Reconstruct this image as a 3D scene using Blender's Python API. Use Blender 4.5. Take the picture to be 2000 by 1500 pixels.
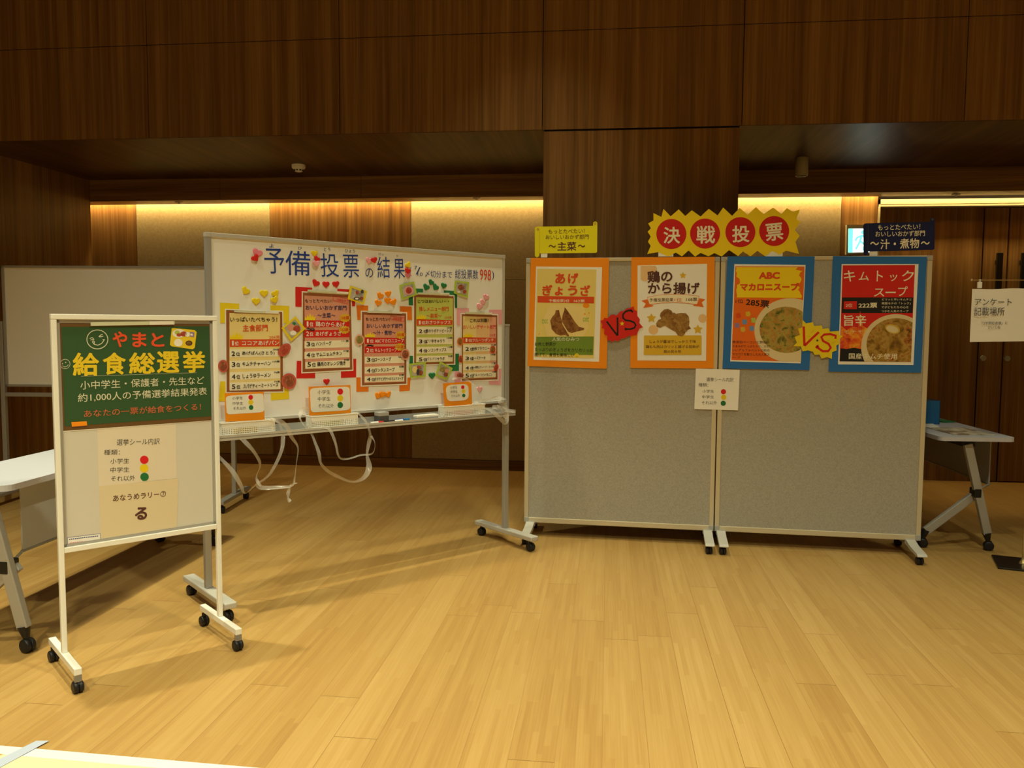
import bpy, bmesh, random
from math import sin, cos, pi, radians, sqrt, atan2, hypot
from mathutils import Vector, Matrix

for o in list(bpy.data.objects):
    bpy.data.objects.remove(o, do_unlink=True)
SC = bpy.context.scene
COL = SC.collection
random.seed(7)

# ------------------------------------------------------------------ camera
FPX, CAMZ = 1600.0, 1.4            # focal length in pixels of the 2000x1500 frame, eye height
YAW, PITCH, ROLL = radians(6.67), radians(4.15), 0.0065
FW = Vector((-sin(YAW) * cos(PITCH), cos(YAW) * cos(PITCH), -sin(PITCH)))
_r = Vector((cos(YAW), sin(YAW), 0))
_u = _r.cross(FW)
RT = cos(ROLL) * _r + sin(ROLL) * _u
UP = -sin(ROLL) * _r + cos(ROLL) * _u
CPOS = Vector((0, 0, CAMZ))
cd = bpy.data.cameras.new('camera')
cd.sensor_fit = 'HORIZONTAL'; cd.sensor_width = 36.0; cd.lens = FPX / 2000 * 36.0
cd.clip_start = 0.05; cd.clip_end = 60
co = bpy.data.objects.new('camera', cd); COL.objects.link(co)
m = Matrix((RT, UP, -FW)).transposed().to_4x4(); m.translation = CPOS
co.matrix_world = m
SC.camera = co

# ------------------------------------------------------------------ light and exposure
SC.view_settings.view_transform = 'Standard'
SC.view_settings.look = 'None'
SC.view_settings.gamma = 1.0
SC.view_settings.use_curve_mapping = False
SC.view_settings.exposure = 0.0
WARM = (1.0, 0.94, 0.60)
wd = bpy.data.worlds.new('hall'); SC.world = wd; wd.use_nodes = True
wd.node_tree.nodes['Background'].inputs[0].default_value = (1, .74, .42, 1)
wd.node_tree.nodes['Background'].inputs[1].default_value = 0.005


def downlight(x, y, z, power, size=.22, spread=110, tilt=(0, 0)):
    l = bpy.data.lights.new('ceiling_downlight', 'AREA')
    l.shape = 'DISK'; l.size = size; l.energy = power; l.color = WARM; l.spread = radians(spread)
    o = bpy.data.objects.new('ceiling_downlight', l); COL.objects.link(o)
    o.location = (x, y, z); o.rotation_euler = (radians(tilt[0]), radians(tilt[1]), 0)
    return o


for (x, y, p, sp) in ((-.52, 4.62, 13, 54), (-2.9, 3.6, 38, 76), (2.6, 4.2, 5, 60),
                      (-2.7, 1.3, 44, 98), (.6, 1.9, 66, 102), (3.8, 1.9, 28, 102),
                      (-2.4, -1.4, 135, 116), (.6, -1.6, 205, 116), (3.9, -1.6, 56, 116)):
    downlight(x, y, 5.5, p, .13 if y > 3 else .2, sp)

# ------------------------------------------------------------------ colours and materials


def s2l(v):
    v /= 255.0
    return v / 12.92 if v <= .04045 else ((v + .055) / 1.055) ** 2.4


def obs(rgb, k=.8):
    """own colour of a surface seen as rgb under the hall's warm light"""
    w = (k, k * .74, k * .40)
    return tuple(min(.9, max(.003, s2l(c) / q)) for c, q in zip(rgb, w))


MATS = {}


def mat(name, col=None, rough=.6, metal=0.0, spec=.35, emit=None, estr=0, trans=0.0, alpha=1.0):
    if name in MATS:
        return MATS[name]
    m = bpy.data.materials.new(name); m.use_nodes = True
    b = m.node_tree.nodes['Principled BSDF']
    b.inputs['Base Color'].default_value = (*col, 1)
    b.inputs['Roughness'].default_value = rough
    b.inputs['Metallic'].default_value = metal
    b.inputs['Specular IOR Level'].default_value = spec
    if emit:
        b.inputs['Emission Color'].default_value = (*emit, 1)
        b.inputs['Emission Strength'].default_value = estr
    if trans:
        b.inputs['Transmission Weight'].default_value = trans
    b.inputs['Alpha'].default_value = alpha
    MATS[name] = m
    return m


def nodes_of(name, rough=.6, spec=.35, metal=0.0):
    m = bpy.data.materials.new(name); m.use_nodes = True
    nt = m.node_tree; b = nt.nodes['Principled BSDF']
    b.inputs['Roughness'].default_value = rough
    b.inputs['Specular IOR Level'].default_value = spec
    b.inputs['Metallic'].default_value = metal
    MATS[name] = m
    return m, nt, b


def N(nt, t, **kw):
    n = nt.nodes.new(t)
    for k, v in kw.items():
        if hasattr(n, k):
            setattr(n, k, v)
        else:
            n.inputs[k].default_value = v
    return n


def ramp(nt, fac, stops, interp='LINEAR'):
    r = nt.nodes.new('ShaderNodeValToRGB'); r.color_ramp.interpolation = interp
    el = r.color_ramp.elements
    while len(el) < len(stops):
        el.new(.5)
    for e, (p, c) in zip(el, stops):
        e.position = p; e.color = (*c, 1)
    nt.links.new(fac, r.inputs[0])
    return r


def wood(name, scale, dark, mid, light, rough=.45, spec=.3):
    """veneer with long streaks; scale is large across the grain and small along it"""
    m, nt, b = nodes_of(name, rough, spec)
    tc = N(nt, 'ShaderNodeTexCoord')
    mp = N(nt, 'ShaderNodeMapping'); mp.inputs['Scale'].default_value = scale
    nt.links.new(tc.outputs['Object'], mp.inputs[0])
    n1 = N(nt, 'ShaderNodeTexNoise', Scale=1.0, Detail=5.0, Roughness=.62)
    nt.links.new(mp.outputs[0], n1.inputs[0])
    mp2 = N(nt, 'ShaderNodeMapping'); mp2.inputs['Scale'].default_value = tuple(v * 6.5 for v in scale)
    nt.links.new(tc.outputs['Object'], mp2.inputs[0])
    n2 = N(nt, 'ShaderNodeTexNoise', Scale=1.0, Detail=3.0, Roughness=.6)
    nt.links.new(mp2.outputs[0], n2.inputs[0])
    mx = N(nt, 'ShaderNodeMix'); mx.data_type = 'FLOAT'; mx.inputs[0].default_value = .35
    nt.links.new(n1.outputs[0], mx.inputs[2]); nt.links.new(n2.outputs[0], mx.inputs[3])
    r = ramp(nt, mx.outputs[0], [(.34, dark), (.5, mid), (.66, light)])
    nt.links.new(r.outputs[0], b.inputs['Base Color'])
    return m


WD, WM, WL = (.128, .060, .019), (.222, .113, .036), (.345, .190, .066)
wood('veneer', (13, 13, .22), WD, WM, WL)
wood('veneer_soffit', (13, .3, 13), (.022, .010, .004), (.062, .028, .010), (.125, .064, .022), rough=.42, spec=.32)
wood('veneer_beam', (.3, 13, 13), WD, WM, WL)
wood('door_veneer', (11, 11, .2), WD, WM, WL)


def plaster():
    m, nt, b = nodes_of('cream_wallcloth', .8, .2)
    tc = N(nt, 'ShaderNodeTexCoord')
    n1 = N(nt, 'ShaderNodeTexNoise', Scale=60.0, Detail=3.0)
    nt.links.new(tc.outputs['Object'], n1.inputs[0])
    r = ramp(nt, n1.outputs[0], [(.3, (.35, .28, .165)), (.7, (.42, .345, .21))])
    nt.links.new(r.outputs[0], b.inputs['Base Color'])


plaster()


def floor_mat():
    """bamboo boards 15 cm wide with random end joints, each glued up from 2 cm strips"""
    m, nt, b = nodes_of('bamboo_planks', .36, .4)
    tc = N(nt, 'ShaderNodeTexCoord'); sep = N(nt, 'ShaderNodeSeparateXYZ'); nt.links.new(tc.outputs['Object'], sep.inputs[0])

    def M(op, a, c=None, d=None):
        n = N(nt, 'ShaderNodeMath', operation=op)
        for i, v in enumerate((a, c, d)):
            if v is None:
                continue
            if isinstance(v, (int, float)):
                n.inputs[i].default_value = v
            else:
                nt.links.new(v, n.inputs[i])
        return n.outputs[0]

    def rnd(a, c=0.0):
        v = N(nt, 'ShaderNodeCombineXYZ')
        for i, q in enumerate((a, c)):
            if isinstance(q, (int, float)):
                v.inputs[i].default_value = q
            else:
                nt.links.new(q, v.inputs[i])
        w = N(nt, 'ShaderNodeTexWhiteNoise'); w.noise_dimensions = '2D'
        nt.links.new(v.outputs[0], w.inputs[0])
        return w.outputs[0]
    X, Y = sep.outputs[0], sep.outputs[1]
    xs_ = M('DIVIDE', X, .151); row = M('FLOOR', xs_)
    ys_ = M('ADD', M('DIVIDE', Y, 1.82), M('MULTIPLY', rnd(row), 7.0)); col_ = M('FLOOR', ys_)
    tone = rnd(row, col_)
    x2 = M('DIVIDE', X, .0216); r2 = M('FLOOR', x2)
    y2 = M('ADD', M('DIVIDE', Y, .62), M('MULTIPLY', rnd(r2, 3.3), 9.0)); tone2 = rnd(r2, M('FLOOR', y2))
    cmb = N(nt, 'ShaderNodeCombineXYZ')
    nt.links.new(M('MULTIPLY', X, 160.0), cmb.inputs[0]); nt.links.new(M('ADD', M('MULTIPLY', Y, 2.6), M('MULTIPLY', tone, 40.0)), cmb.inputs[1])
    n1 = N(nt, 'ShaderNodeTexNoise', Scale=1.0, Detail=3.0, Roughness=.6); nt.links.new(cmb.outputs[0], n1.inputs[0])
    f = M('ADD', M('ADD', M('MULTIPLY', tone, .24), M('MULTIPLY', tone2, .20)), M('MULTIPLY', n1.outputs[0], .56))
    r = ramp(nt, f, [(.22, (.355, .198, .060)), (.5, (.430, .262, .085)), (.78, (.498, .322, .118))])

    def edge(v, w):      # 1 close to a whole number
        fr = M('FRACT', v)
        return M('LESS_THAN', M('MINIMUM', fr, M('SUBTRACT', 1.0, fr)), w)
    joint = M('MAXIMUM', M('MULTIPLY', edge(xs_, .0075), M('MULTIPLY_ADD', tone, .7, .15)), M('MULTIPLY', edge(ys_, .0011), .8))
    sm = N(nt, 'ShaderNodeMix'); sm.data_type = 'RGBA'; sm.inputs[7].default_value = (.22, .115, .035, 1)
    nt.links.new(joint, sm.inputs[0]); nt.links.new(r.outputs[0], sm.inputs[6])
    nt.links.new(sm.outputs[2], b.inputs['Base Color'])


floor_mat()


def felt():
    m, nt, b = nodes_of('grey_felt', .95, .1)
    tc = N(nt, 'ShaderNodeTexCoord')
    n1 = N(nt, 'ShaderNodeTexNoise', Scale=140.0, Detail=4.0, Roughness=.7)
    nt.links.new(tc.outputs['Object'], n1.inputs[0])
    r = ramp(nt, n1.outputs[0], [(.3, (.32, .305, .265)), (.7, (.45, .43, .375))])
    nt.links.new(r.outputs[0], b.inputs['Base Color'])


felt()


def food(name, scale, cols):
    m, nt, b = nodes_of(name, .5, .3)
    tc = N(nt, 'ShaderNodeTexCoord')
    nz = N(nt, 'ShaderNodeTexNoise', Scale=scale * .7, Detail=2.0)
    nt.links.new(tc.outputs['Object'], nz.inputs[0])
    mx = N(nt, 'ShaderNodeMix'); mx.data_type = 'RGBA'; mx.inputs[0].default_value = .06
    nt.links.new(tc.outputs['Object'], mx.inputs[6]); nt.links.new(nz.outputs[1], mx.inputs[7])
    v = N(nt, 'ShaderNodeTexNoise', Scale=scale, Detail=3.0, Roughness=.6)
    nt.links.new(mx.outputs[2], v.inputs[0])
    k = len(cols)
    r = ramp(nt, v.outputs[0], [(.28 + .44 * i / (k - 1), c) for i, c in enumerate(cols)])
    nt.links.new(r.outputs[0], b.inputs['Base Color'])
    return m


food('macaroni_soup', 20, [(.03, .03, .012), (.17, .15, .025), (.42, .34, .07), (.46, .23, .05), (.24, .23, .035), (.05, .06, .02)])
food('kimchi_soup', 17, [(.045, .03, .010), (.20, .10, .015), (.34, .18, .025), (.46, .30, .07), (.38, .12, .02), (.06, .05, .014)])
food('fried_dumpling', 40, [(.09, .035, .012), (.20, .075, .02), (.30, .13, .035), (.38, .19, .06)])
food('fried_chicken', 42, [(.14, .055, .02), (.27, .13, .03), (.36, .20, .05), (.46, .28, .09)])
food('fire_print', 18, [(.30, .02, .01), (.72, .07, .02), (.85, .25, .02), (.88, .55, .05)])
food('brown_meal', 60, [(.12, .03, .02), (.35, .10, .05), (.50, .22, .08)])
food('red_meal', 60, [(.25, .03, .02), (.50, .08, .05), (.45, .20, .08)])
food('green_meal', 60, [(.12, .10, .03), (.34, .28, .07), (.50, .36, .13)])
food('photo_grey', 25, [(.22, .22, .20), (.45, .43, .38), (.60, .56, .48)])
food('dim_paper_print', 12, [(.12, .07, .045), (.30, .22, .15), (.62, .58, .48), (.72, .70, .60)])

paper = mat('white_paper', (.89, .875, .83), .8, spec=.2)
mat('cream_paper', (.71, .61, .42), .8, spec=.2)
mat('board_white', (.87, .87, .86), .32, spec=.35)
mat('board_grey', (.88, .87, .84), .5)
mat('white_enamel', (.84, .84, .80), .35)
mat('alu', (.42, .42, .41), .45, metal=.35)
mat('alu_pale', (.56, .55, .52), .5, metal=.2)
mat('panel_frame', (.60, .53, .38), .45, metal=.15)
mat('grey_cap', (.40, .40, .38), .5)
mat('steel_grey', (.30, .30, .30), .4, metal=.5)
mat('rubber', (.012, .012, .014), .45)
mat('black_plastic', (.012, .011, .011), .4)
mat('black_metal', (.010, .009, .008), .35)
mat('dark_grey', (.07, .07, .075), .5)
mat('mid_grey', (.38, .38, .38), .55)
mat('gap_black', (.006, .004, .003), .9)
mat('brass', (.62, .50, .24), .3, metal=.8)
mat('beige_frame', (.55, .50, .36), .5)
mat('table_white', (.54, .55, .64), .4)
mat('plastic_white', (.88, .89, .86), .4)
mat('ink', (.012, .011, .012), .7)
mat('ink_soft', (.055, .05, .05), .7)
mat('ink_brown', (.10, .035, .03), .7)
mat('navy_ink', (.025, .03, .13), .7)
mat('marker_blue', (.018, .055, .34), .6)
mat('marker_thin_blue', (.03, .06, .27), .6)
mat('marker_red', (.70, .06, .02), .6)
mat('print_white', (.84, .82, .76), .7)
mat('print_cream', (.88, .83, .64), .7)
mat('red', (.66, .018, .012), .6)
mat('red_deep', (.60, .010, .010), .6)
mat('red_orange', (.72, .075, .012), .65)
mat('salmon', (.72, .33, .23), .7)
mat('orange', (.90, .29, .004), .6)
mat('orange_deep', (.80, .20, .010), .6)
mat('orange_print', (.80, .155, .008), .65)
mat('peach', (.82, .55, .27), .7)
mat('yellow', (.85, .66, .012), .6)
mat('yellow_deep', (.90, .68, .008), .6)
mat('yellow_acid', (.82, .78, .010), .6)
mat('pale_yellow', (.84, .68, .28), .7)
mat('art_yellow', (.80, .66, .20), .7)
mat('ochre', (.62, .42, .05), .7)
mat('gold_print', (.72, .46, .03), .6)
mat('brown', (.135, .068, .018), .65)
mat('brown_frame', (.30, .10, .030), .65)
mat('green', (.02, .20, .07), .6)
mat('green_band', (.17, .28, .03), .7)
mat('leaf_green', (.45, .55, .10), .7)
mat('lime', (.45, .60, .06), .6)
mat('lime_print', (.55, .62, .13), .7)
mat('chalk_green', (.030, .088, .030), .7)
mat('chalk_yellow', (.78, .58, .02), .8)
mat('chalk_white', (.66, .66, .50), .8)
mat('chalk_red', (.78, .085, .025), .8)
mat('dull_red_chalk', (.58, .15, .065), .8)
mat('blue', (.022, .155, .50), .65)
mat('blue_box', (.02, .16, .42), .6)
mat('navy', (.004, .009, .075), .6)
mat('bowl_cream', (.74, .63, .38), .6)
mat('dish_red', (.56, .10, .075), .6)
mat('pink', (.83, .25, .36), .6)
mat('light_pink', (.85, .40, .48), .6)
mat('dessert_pink', (.80, .42, .30), .7)
mat('dot_red', (.70, .012, .02), .5)
mat('dot_yellow', (.80, .62, .012), .5)
mat('dot_green', (.015, .17, .05), .5)
mat('purple', (.28, .20, .45), .6)
mat('sky_blue', (.15, .30, .62), .6)
mat('holder', (.66, .68, .50), .4)
mat('silver_tape', (.44, .50, .66), .5)
mat('cream_floor', (.66, .56, .40), .7)
mat('floor_paper', (.68, .67, .72), .8)
mat('easel_white', (.64, .62, .57), .4)
mat('sheet_warm', (.73, .66, .54), .8)


def poly_tape():
    m, nt, b = nodes_of('clear_tape', .16, .8)
    b.inputs['Base Color'].default_value = (.83, .80, .74, 1)
    t = N(nt, 'ShaderNodeBsdfTransparent')
    mx = N(nt, 'ShaderNodeMixShader'); mx.inputs[0].default_value = .34
    nt.links.new(t.outputs[0], mx.inputs[1]); nt.links.new(b.outputs[0], mx.inputs[2])
    nt.links.new(mx.outputs[0], nt.nodes['Material Output'].inputs[0])


poly_tape()
mat('cove_led', (1, .8, .4), emit=(1.0, .72, .27), estr=88)
mat('exit_white', (.9, .95, .9), emit=(.80, 1.0, .95), estr=3.5)
mat('exit_green', (.05, .5, .35), emit=(.14, .85, .62), estr=2.0)

# ------------------------------------------------------------------ mesh builder


class MB:
    def __init__(self):
        self.v = []; self.f = []; self.mi = []; self.mats = []; self.sm = []

    def m(self, name):
        if name not in self.mats:
            self.mats.append(name)
        return self.mats.index(name)

    def add(self, verts, faces, name, smooth=False):
        b = len(self.v); k = self.m(name)
        self.v += [tuple(p) for p in verts]
        for f in faces:
            self.f.append([b + i for i in f]); self.mi.append(k); self.sm.append(smooth)
        return self

    def box(self, a, c, name):
        (x0, y0, z0), (x1, y1, z1) = a, c
        x0, x1 = sorted((x0, x1)); y0, y1 = sorted((y0, y1)); z0, z1 = sorted((z0, z1))
        v = [(x0, y0, z0), (x1, y0, z0), (x1, y1, z0), (x0, y1, z0), (x0, y0, z1), (x1, y0, z1), (x1, y1, z1), (x0, y1, z1)]
        return self.add(v, [(3, 2, 1, 0), (4, 5, 6, 7), (0, 1, 5, 4), (1, 2, 6, 5), (2, 3, 7, 6), (3, 0, 4, 7)], name)

    def bar(self, p, q, w, h, name, up=(0, 0, 1)):
        """rectangular bar from p to q, w across, h along up"""
        p = Vector(p); q = Vector(q); d = (q - p).normalized(); s = d.cross(Vector(up)).normalized(); t = s.cross(d)
        v = []
        for c in (p, q):
            for a, b in ((-1, -1), (1, -1), (1, 1), (-1, 1)):
                v.append(c + s * a * w / 2 + t * b * h / 2)
        return self.add(v, [(3, 2, 1, 0), (4, 5, 6, 7), (0, 1, 5, 4), (1, 2, 6, 5), (2, 3, 7, 6), (3, 0, 4, 7)], name)

    def cyl(self, p, q, r, name, n=16, r2=None, caps=True):
        p = Vector(p); q = Vector(q); d = (q - p).normalized()
        s = d.orthogonal().normalized(); t = d.cross(s); r2 = r if r2 is None else r2
        v = [p + (s * cos(2 * pi * i / n) + t * sin(2 * pi * i / n)) * r for i in range(n)]
        v += [q + (s * cos(2 * pi * i / n) + t * sin(2 * pi * i / n)) * r2 for i in range(n)]
        self.add(v, [(i, (i + 1) % n, n + (i + 1) % n, n + i) for i in range(n)], name, True)
        if caps:
            self.add(v, [tuple(range(n))[::-1], tuple(range(n, 2 * n))], name)
        return self

    def wheel(self, c, ax, r, w, name, n=20):
        c = Vector(c); d = Vector(ax).normalized()
        prof = [(-w / 2, r * .35), (-w / 2, r * .78), (-w * .36, r * .95), (-w * .15, r), (w * .15, r), (w * .36, r * .95), (w / 2, r * .78), (w / 2, r * .35)]
        s = d.orthogonal().normalized(); t = d.cross(s); v = []
        for (a, q) in prof:
            for i in range(n):
                v.append(c + d * a + (s * cos(2 * pi * i / n) + t * sin(2 * pi * i / n)) * q)
        f = []
        for j in range(len(prof) - 1):
            for i in range(n):
                f.append((j * n + i, j * n + (i + 1) % n, (j + 1) * n + (i + 1) % n, (j + 1) * n + i))
        self.add(v, f, name, True)
        return self.add(v, [tuple(range(n))[::-1], tuple(range((len(prof) - 1) * n, len(prof) * n))], name)

    def lathe(self, c, prof, name, n=24):
        v = []; f = []
        for (r, z) in prof:
            for i in range(n):
                v.append((c[0] + r * cos(2 * pi * i / n), c[1] + r * sin(2 * pi * i / n), c[2] + z))
        for j in range(len(prof) - 1):
            for i in range(n):
                f.append((j * n + i, j * n + (i + 1) % n, (j + 1) * n + (i + 1) % n, (j + 1) * n + i))
        self.add(v, f, name, True)
        return self.add(v, [tuple(range(n))[::-1], tuple(range((len(prof) - 1) * n, len(prof) * n))], name)

    def prism(self, loop, d, name, side=None):
        """loop of 3-D points and its copy moved by d, closed all round"""
        n = len(loop); a = [Vector(p) for p in loop]; b = [p + Vector(d) for p in a]
        self.add(a + b, [tuple(range(n)), tuple(range(n, 2 * n))[::-1]], name)
        return self.add(a + b, [(i, n + i, n + (i + 1) % n, (i + 1) % n) for i in range(n)], side or name)

    def ribbon(self, pts, w, wdir, name, twist=None, sub=5):
        """flat tape through pts (Catmull-Rom), w wide (number or list), turning as it runs"""
        P = [Vector(p) for p in pts]; n = len(P); out = []; W = []
        ww = w if isinstance(w, (list, tuple)) else [w] * n
        for i in range(n - 1):
            p0, p1, p2, p3 = P[max(i - 1, 0)], P[i], P[i + 1], P[min(i + 2, n - 1)]
            for k in range(sub):
                t = k / sub
                out.append(.5 * ((2 * p1) + (p2 - p0) * t + (2 * p0 - 5 * p1 + 4 * p2 - p3) * t * t + (3 * p1 - p0 - 3 * p2 + p3) * t ** 3))
                W.append(ww[i] * (1 - t) + ww[i + 1] * t)
        out.append(P[-1]); W.append(ww[-1])
        v = []
        for i, p in enumerate(out):
            tg = (out[min(i + 1, len(out) - 1)] - out[max(i - 1, 0)]).normalized()
            s = tg.cross(Vector(wdir)).normalized(); q = s.cross(tg)
            a = (twist or (lambda u: .5 * sin(9 * u)))(i / len(out))
            e = s * cos(a) + q * sin(a)
            fold = q * cos(a) - s * sin(a)
            v += [p - e * W[i] / 2, p + fold * W[i] * .12, p + e * W[i] / 2]
        f = []
        for i in range(len(out) - 1):
            f += [(3 * i, 3 * i + 1, 3 * i + 4, 3 * i + 3), (3 * i + 1, 3 * i + 2, 3 * i + 5, 3 * i + 4)]
        return self.add(v, f, name, True)

    def build(self, name, parent=None, bevel=0, loc=None):
        me = bpy.data.meshes.new(name)
        me.from_pydata(self.v, [], self.f)
        for k in self.mats:
            me.materials.append(MATS[k])
        me.polygons.foreach_set('material_index', self.mi)
        me.polygons.foreach_set('use_smooth', self.sm)
        me.update()
        o = bpy.data.objects.new(name, me); COL.objects.link(o)
        if parent:
            o.parent = parent
        if loc:
            o.location = loc
        if bevel:
            b = o.modifiers.new('bevel', 'BEVEL'); b.width = bevel; b.segments = 2; b.limit_method = 'ANGLE'
        return o


def tag(o, label, cat, group=None):
    o['label'] = label; o['category'] = cat
    if group:
        o['group'] = group
    return o


def thing(name, label, cat, loc=(0, 0, 0), rotz=0, group=None):
    o = bpy.data.objects.new(name, None); COL.objects.link(o)
    o.empty_display_size = .05; o.location = loc; o.rotation_euler = (0, 0, rotz)
    return tag(o, label, cat, group)


def struct(o):
    o['kind'] = 'structure'
    return o


def dup(src, loc, rotz=None, label=None):
    r = src.copy(); COL.objects.link(r); r.location = loc
    if rotz is not None:
        r.rotation_euler = (0, 0, rotz)
    if label:
        r['label'] = label
    for ch in list(src.children):
        c = ch.copy(); COL.objects.link(c); c.parent = r
        for g in list(ch.children):
            d = g.copy(); COL.objects.link(d); d.parent = c
    return r


# ------------------------------------------------------------------ lettering (Blender's own font)
_tc = bpy.data.curves.new('type', 'FONT'); _to = bpy.data.objects.new('type', _tc); COL.objects.link(_to)
_tc.resolution_u = 3
GL = {}


def glyphs(body, bold=0.0, space=1.0):
    key = (body, bold, space)
    if key not in GL:
        _tc.body = body; _tc.offset = bold; _tc.space_character = space
        dg = bpy.context.evaluated_depsgraph_get(); dg.update()
        me = bpy.data.meshes.new_from_object(_to.evaluated_get(dg))
        v = [(p.co.x, p.co.y) for p in me.vertices]
        f = [tuple(p.vertices) for p in me.polygons]
        bpy.data.meshes.remove(me)
        xs = [p[0] for p in v]; ys = [p[1] for p in v]
        GL[key] = (v, f, min(xs), max(xs), min(ys), max(ys))
    return GL[key]


# ------------------------------------------------------------------ upright display surfaces
class Board:
    """an upright plane standing in the hall: origin p on the floor, turned ang about z"""

    def __init__(self, p, ang):
        self.p = Vector((p[0], p[1], 0)); self.a = radians(ang)
        self.d = Vector((cos(self.a), sin(self.a), 0)); self.n = Vector((self.d.y, -self.d.x, 0))

    def uz(self, x, y, off=0.0):
        d = FW + RT * ((x - 1000) / FPX) + UP * ((750 - y) / FPX)
        q = self.p + self.n * off
        t = (q - CPOS).dot(self.n) / d.dot(self.n)
        w = CPOS + d * t
        return (w - q).dot(self.d), w.z

    def world(self, u, z, off=0.0):
        return self.p + self.d * u + self.n * off + Vector((0, 0, z))


STEP = .0005


class Sheet:
    """a thing fixed flat on a board; measurements read off the photograph are turned into metres on that board"""

    def __init__(self, B, name, label, cat, at, off=.001, group=None):
        self.B = B; self.off = off
        self.u0, self.z0 = B.uz(*at, off)
        self.root = thing(name, label, cat, B.world(self.u0, self.z0, 0), B.a, group)

    def L(self, x, y, lev=0):
        u, z = self.B.uz(x, y, self.off)
        return Vector((u - self.u0, -(self.off + lev * STEP), z - self.z0))

    def slab(self, mb, pts, mt, lev=0, th=.0005):
        lp = [self.L(x, y, lev) for x, y in pts]
        return mb.prism(lp, (0, th, 0), mt)

    def face(self, mb, pts, mt, lev):
        lp = [self.L(x, y, lev) for x, y in pts]
        return mb.add(lp, [tuple(range(len(lp)))], mt)

    def ell(self, c, rx, ry, n=28, rot=0, a0=0, a1=2 * pi):
        k = n if a1 - a0 > 6.28 else n + 1
        o = []
        for i in range(k):
            a = a0 + (a1 - a0) * i / n
            x, y = rx * cos(a), ry * sin(a)
            o.append((c[0] + x * cos(rot) - y * sin(rot), c[1] + x * sin(rot) + y * cos(rot)))
        return o

    def star(self, c, r, n=5, inner=.45, rot=-pi / 2):
        return [(c[0] + (r if i % 2 == 0 else r * inner) * cos(rot + pi * i / n), c[1] + (r if i % 2 == 0 else r * inner) * sin(rot + pi * i / n)) for i in range(2 * n)]

    def stroke(self, mb, pts, w, mt, lev):
        """pen stroke of width w px through pts"""
        P = [self.L(x, y, lev) for x, y in pts]
        ww = (self.L(pts[0][0], pts[0][1] + w) - self.L(*pts[0])).length
        Lf, Rt = [], []
        for i, p in enumerate(P):
            t = P[min(i + 1, len(P) - 1)] - P[max(i - 1, 0)]; t = Vector((t.x, 0, t.z)).normalized()
            s = Vector((-t.z, 0, t.x)) * ww / 2
            Lf.append(p + s); Rt.append(p - s)
        n = len(P)
        return mb.add(Lf + Rt, [(i, i + 1, n + i + 1, n + i) for i in range(n - 1)], mt)

    def text(self, mb, body, a, b, h, mt, lev=3, bold=0.0, space=1.0):
        """lettering whose lower edge runs from a to b (px), h px tall"""
        v, f, x0, x1, y0, y1 = glyphs(body, 0.0, space)
        bold *= 1.1
        x0, x1, y0, y1 = x0 - bold, x1 + bold, y0 - bold, y1 + bold
        A = self.L(*a, lev); Bq = self.L(*b, lev)
        mx, my = (a[0] + b[0]) / 2, (a[1] + b[1]) / 2
        H = (self.L(mx, my - h, lev) - self.L(mx, my, lev)).length
        e1 = Bq - A; W = e1.length; e1.normalize(); e2 = Vector((-e1.z, 0, e1.x))
        sx, sy = W / (x1 - x0), H / (y1 - y0)
        if bold <= 0:
            rng = [(0, 0)]
        elif bold < .017:
            rng = [(bold, bold * .5), (-bold, -bold * .5), (-bold * .5, bold), (bold * .5, -bold)]
        else:
            rng = [(bold * cos(k * pi / 4), bold * sin(k * pi / 4)) for k in range(8)]
        for i, (dx, dy) in enumerate(rng):      # heavier faces: the outline printed again around itself
            mb.add([A + Vector((0, -.00003 * i, 0)) + e1 * ((x - x0 + dx) * sx) + e2 * ((y - y0 + dy) * sy) for x, y in v], f, mt)
        return mb

    def put(self, mb, name, label=None):
        o = mb.build(name, self.root)
        if label:
            o['label'] = label
        return o


def clip(poly, quad):
    """cut a polygon by a convex one (pixel coordinates)"""
    out = poly
    ar = sum(quad[i][0] * quad[(i + 1) % 4][1] - quad[(i + 1) % 4][0] * quad[i][1] for i in range(4))
    sg = 1 if ar > 0 else -1
    for i in range(4):
        a, b = quad[i], quad[(i + 1) % 4]
        inp, out = out, []

        def side(p):
            return sg * ((b[0] - a[0]) * (p[1] - a[1]) - (b[1] - a[1]) * (p[0] - a[0]))
        for j in range(len(inp)):
            p, q = inp[j], inp[(j + 1) % len(inp)]
            sp, sq = side(p), side(q)
            if sp >= 0:
                out.append(p)
            if (sp >= 0) != (sq >= 0):
                t = sp / (sp - sq); out.append((p[0] + t * (q[0] - p[0]), p[1] + t * (q[1] - p[1])))
    return out


def Z(ox, oy, k):
    """points measured on an enlarged view whose corner is ox, oy and scale is k"""
    return lambda *pts: [(ox + x / k, oy + y / k) for x, y in pts]


# ================================================================== the room
WY, UY, SZ, LZ = 7.724, 5.77, 2.745, 2.545     # back wall, upper wall front, soffit, lower soffit
XL, XR = -6.2, 6.2
b = MB().box((XL, -4.5, -.08), (XR, 8.3, 0), 'bamboo_planks'); struct(b.build('floor'))

# upper wall: veneer boards with narrow joints over a dark backing
b = MB(); b.box((XL, UY + .010, SZ + .03), (XR, UY + .25, 5.7), 'gap_black')
xs = [-6.2, -4.81, -3.367, -1.922, -.475, .872, 2.289, 3.69, 5.1, 6.2]
for i in range(len(xs) - 1):
    for z0, z1 in ((SZ, 3.41), (3.41, 4.6), (4.6, 5.7)):
        b.box((xs[i] + .003, UY, z0 + .003), (xs[i + 1] - .003, UY + .012, z1 - .003), 'veneer')
struct(b.build('wall_upper'))
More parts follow.
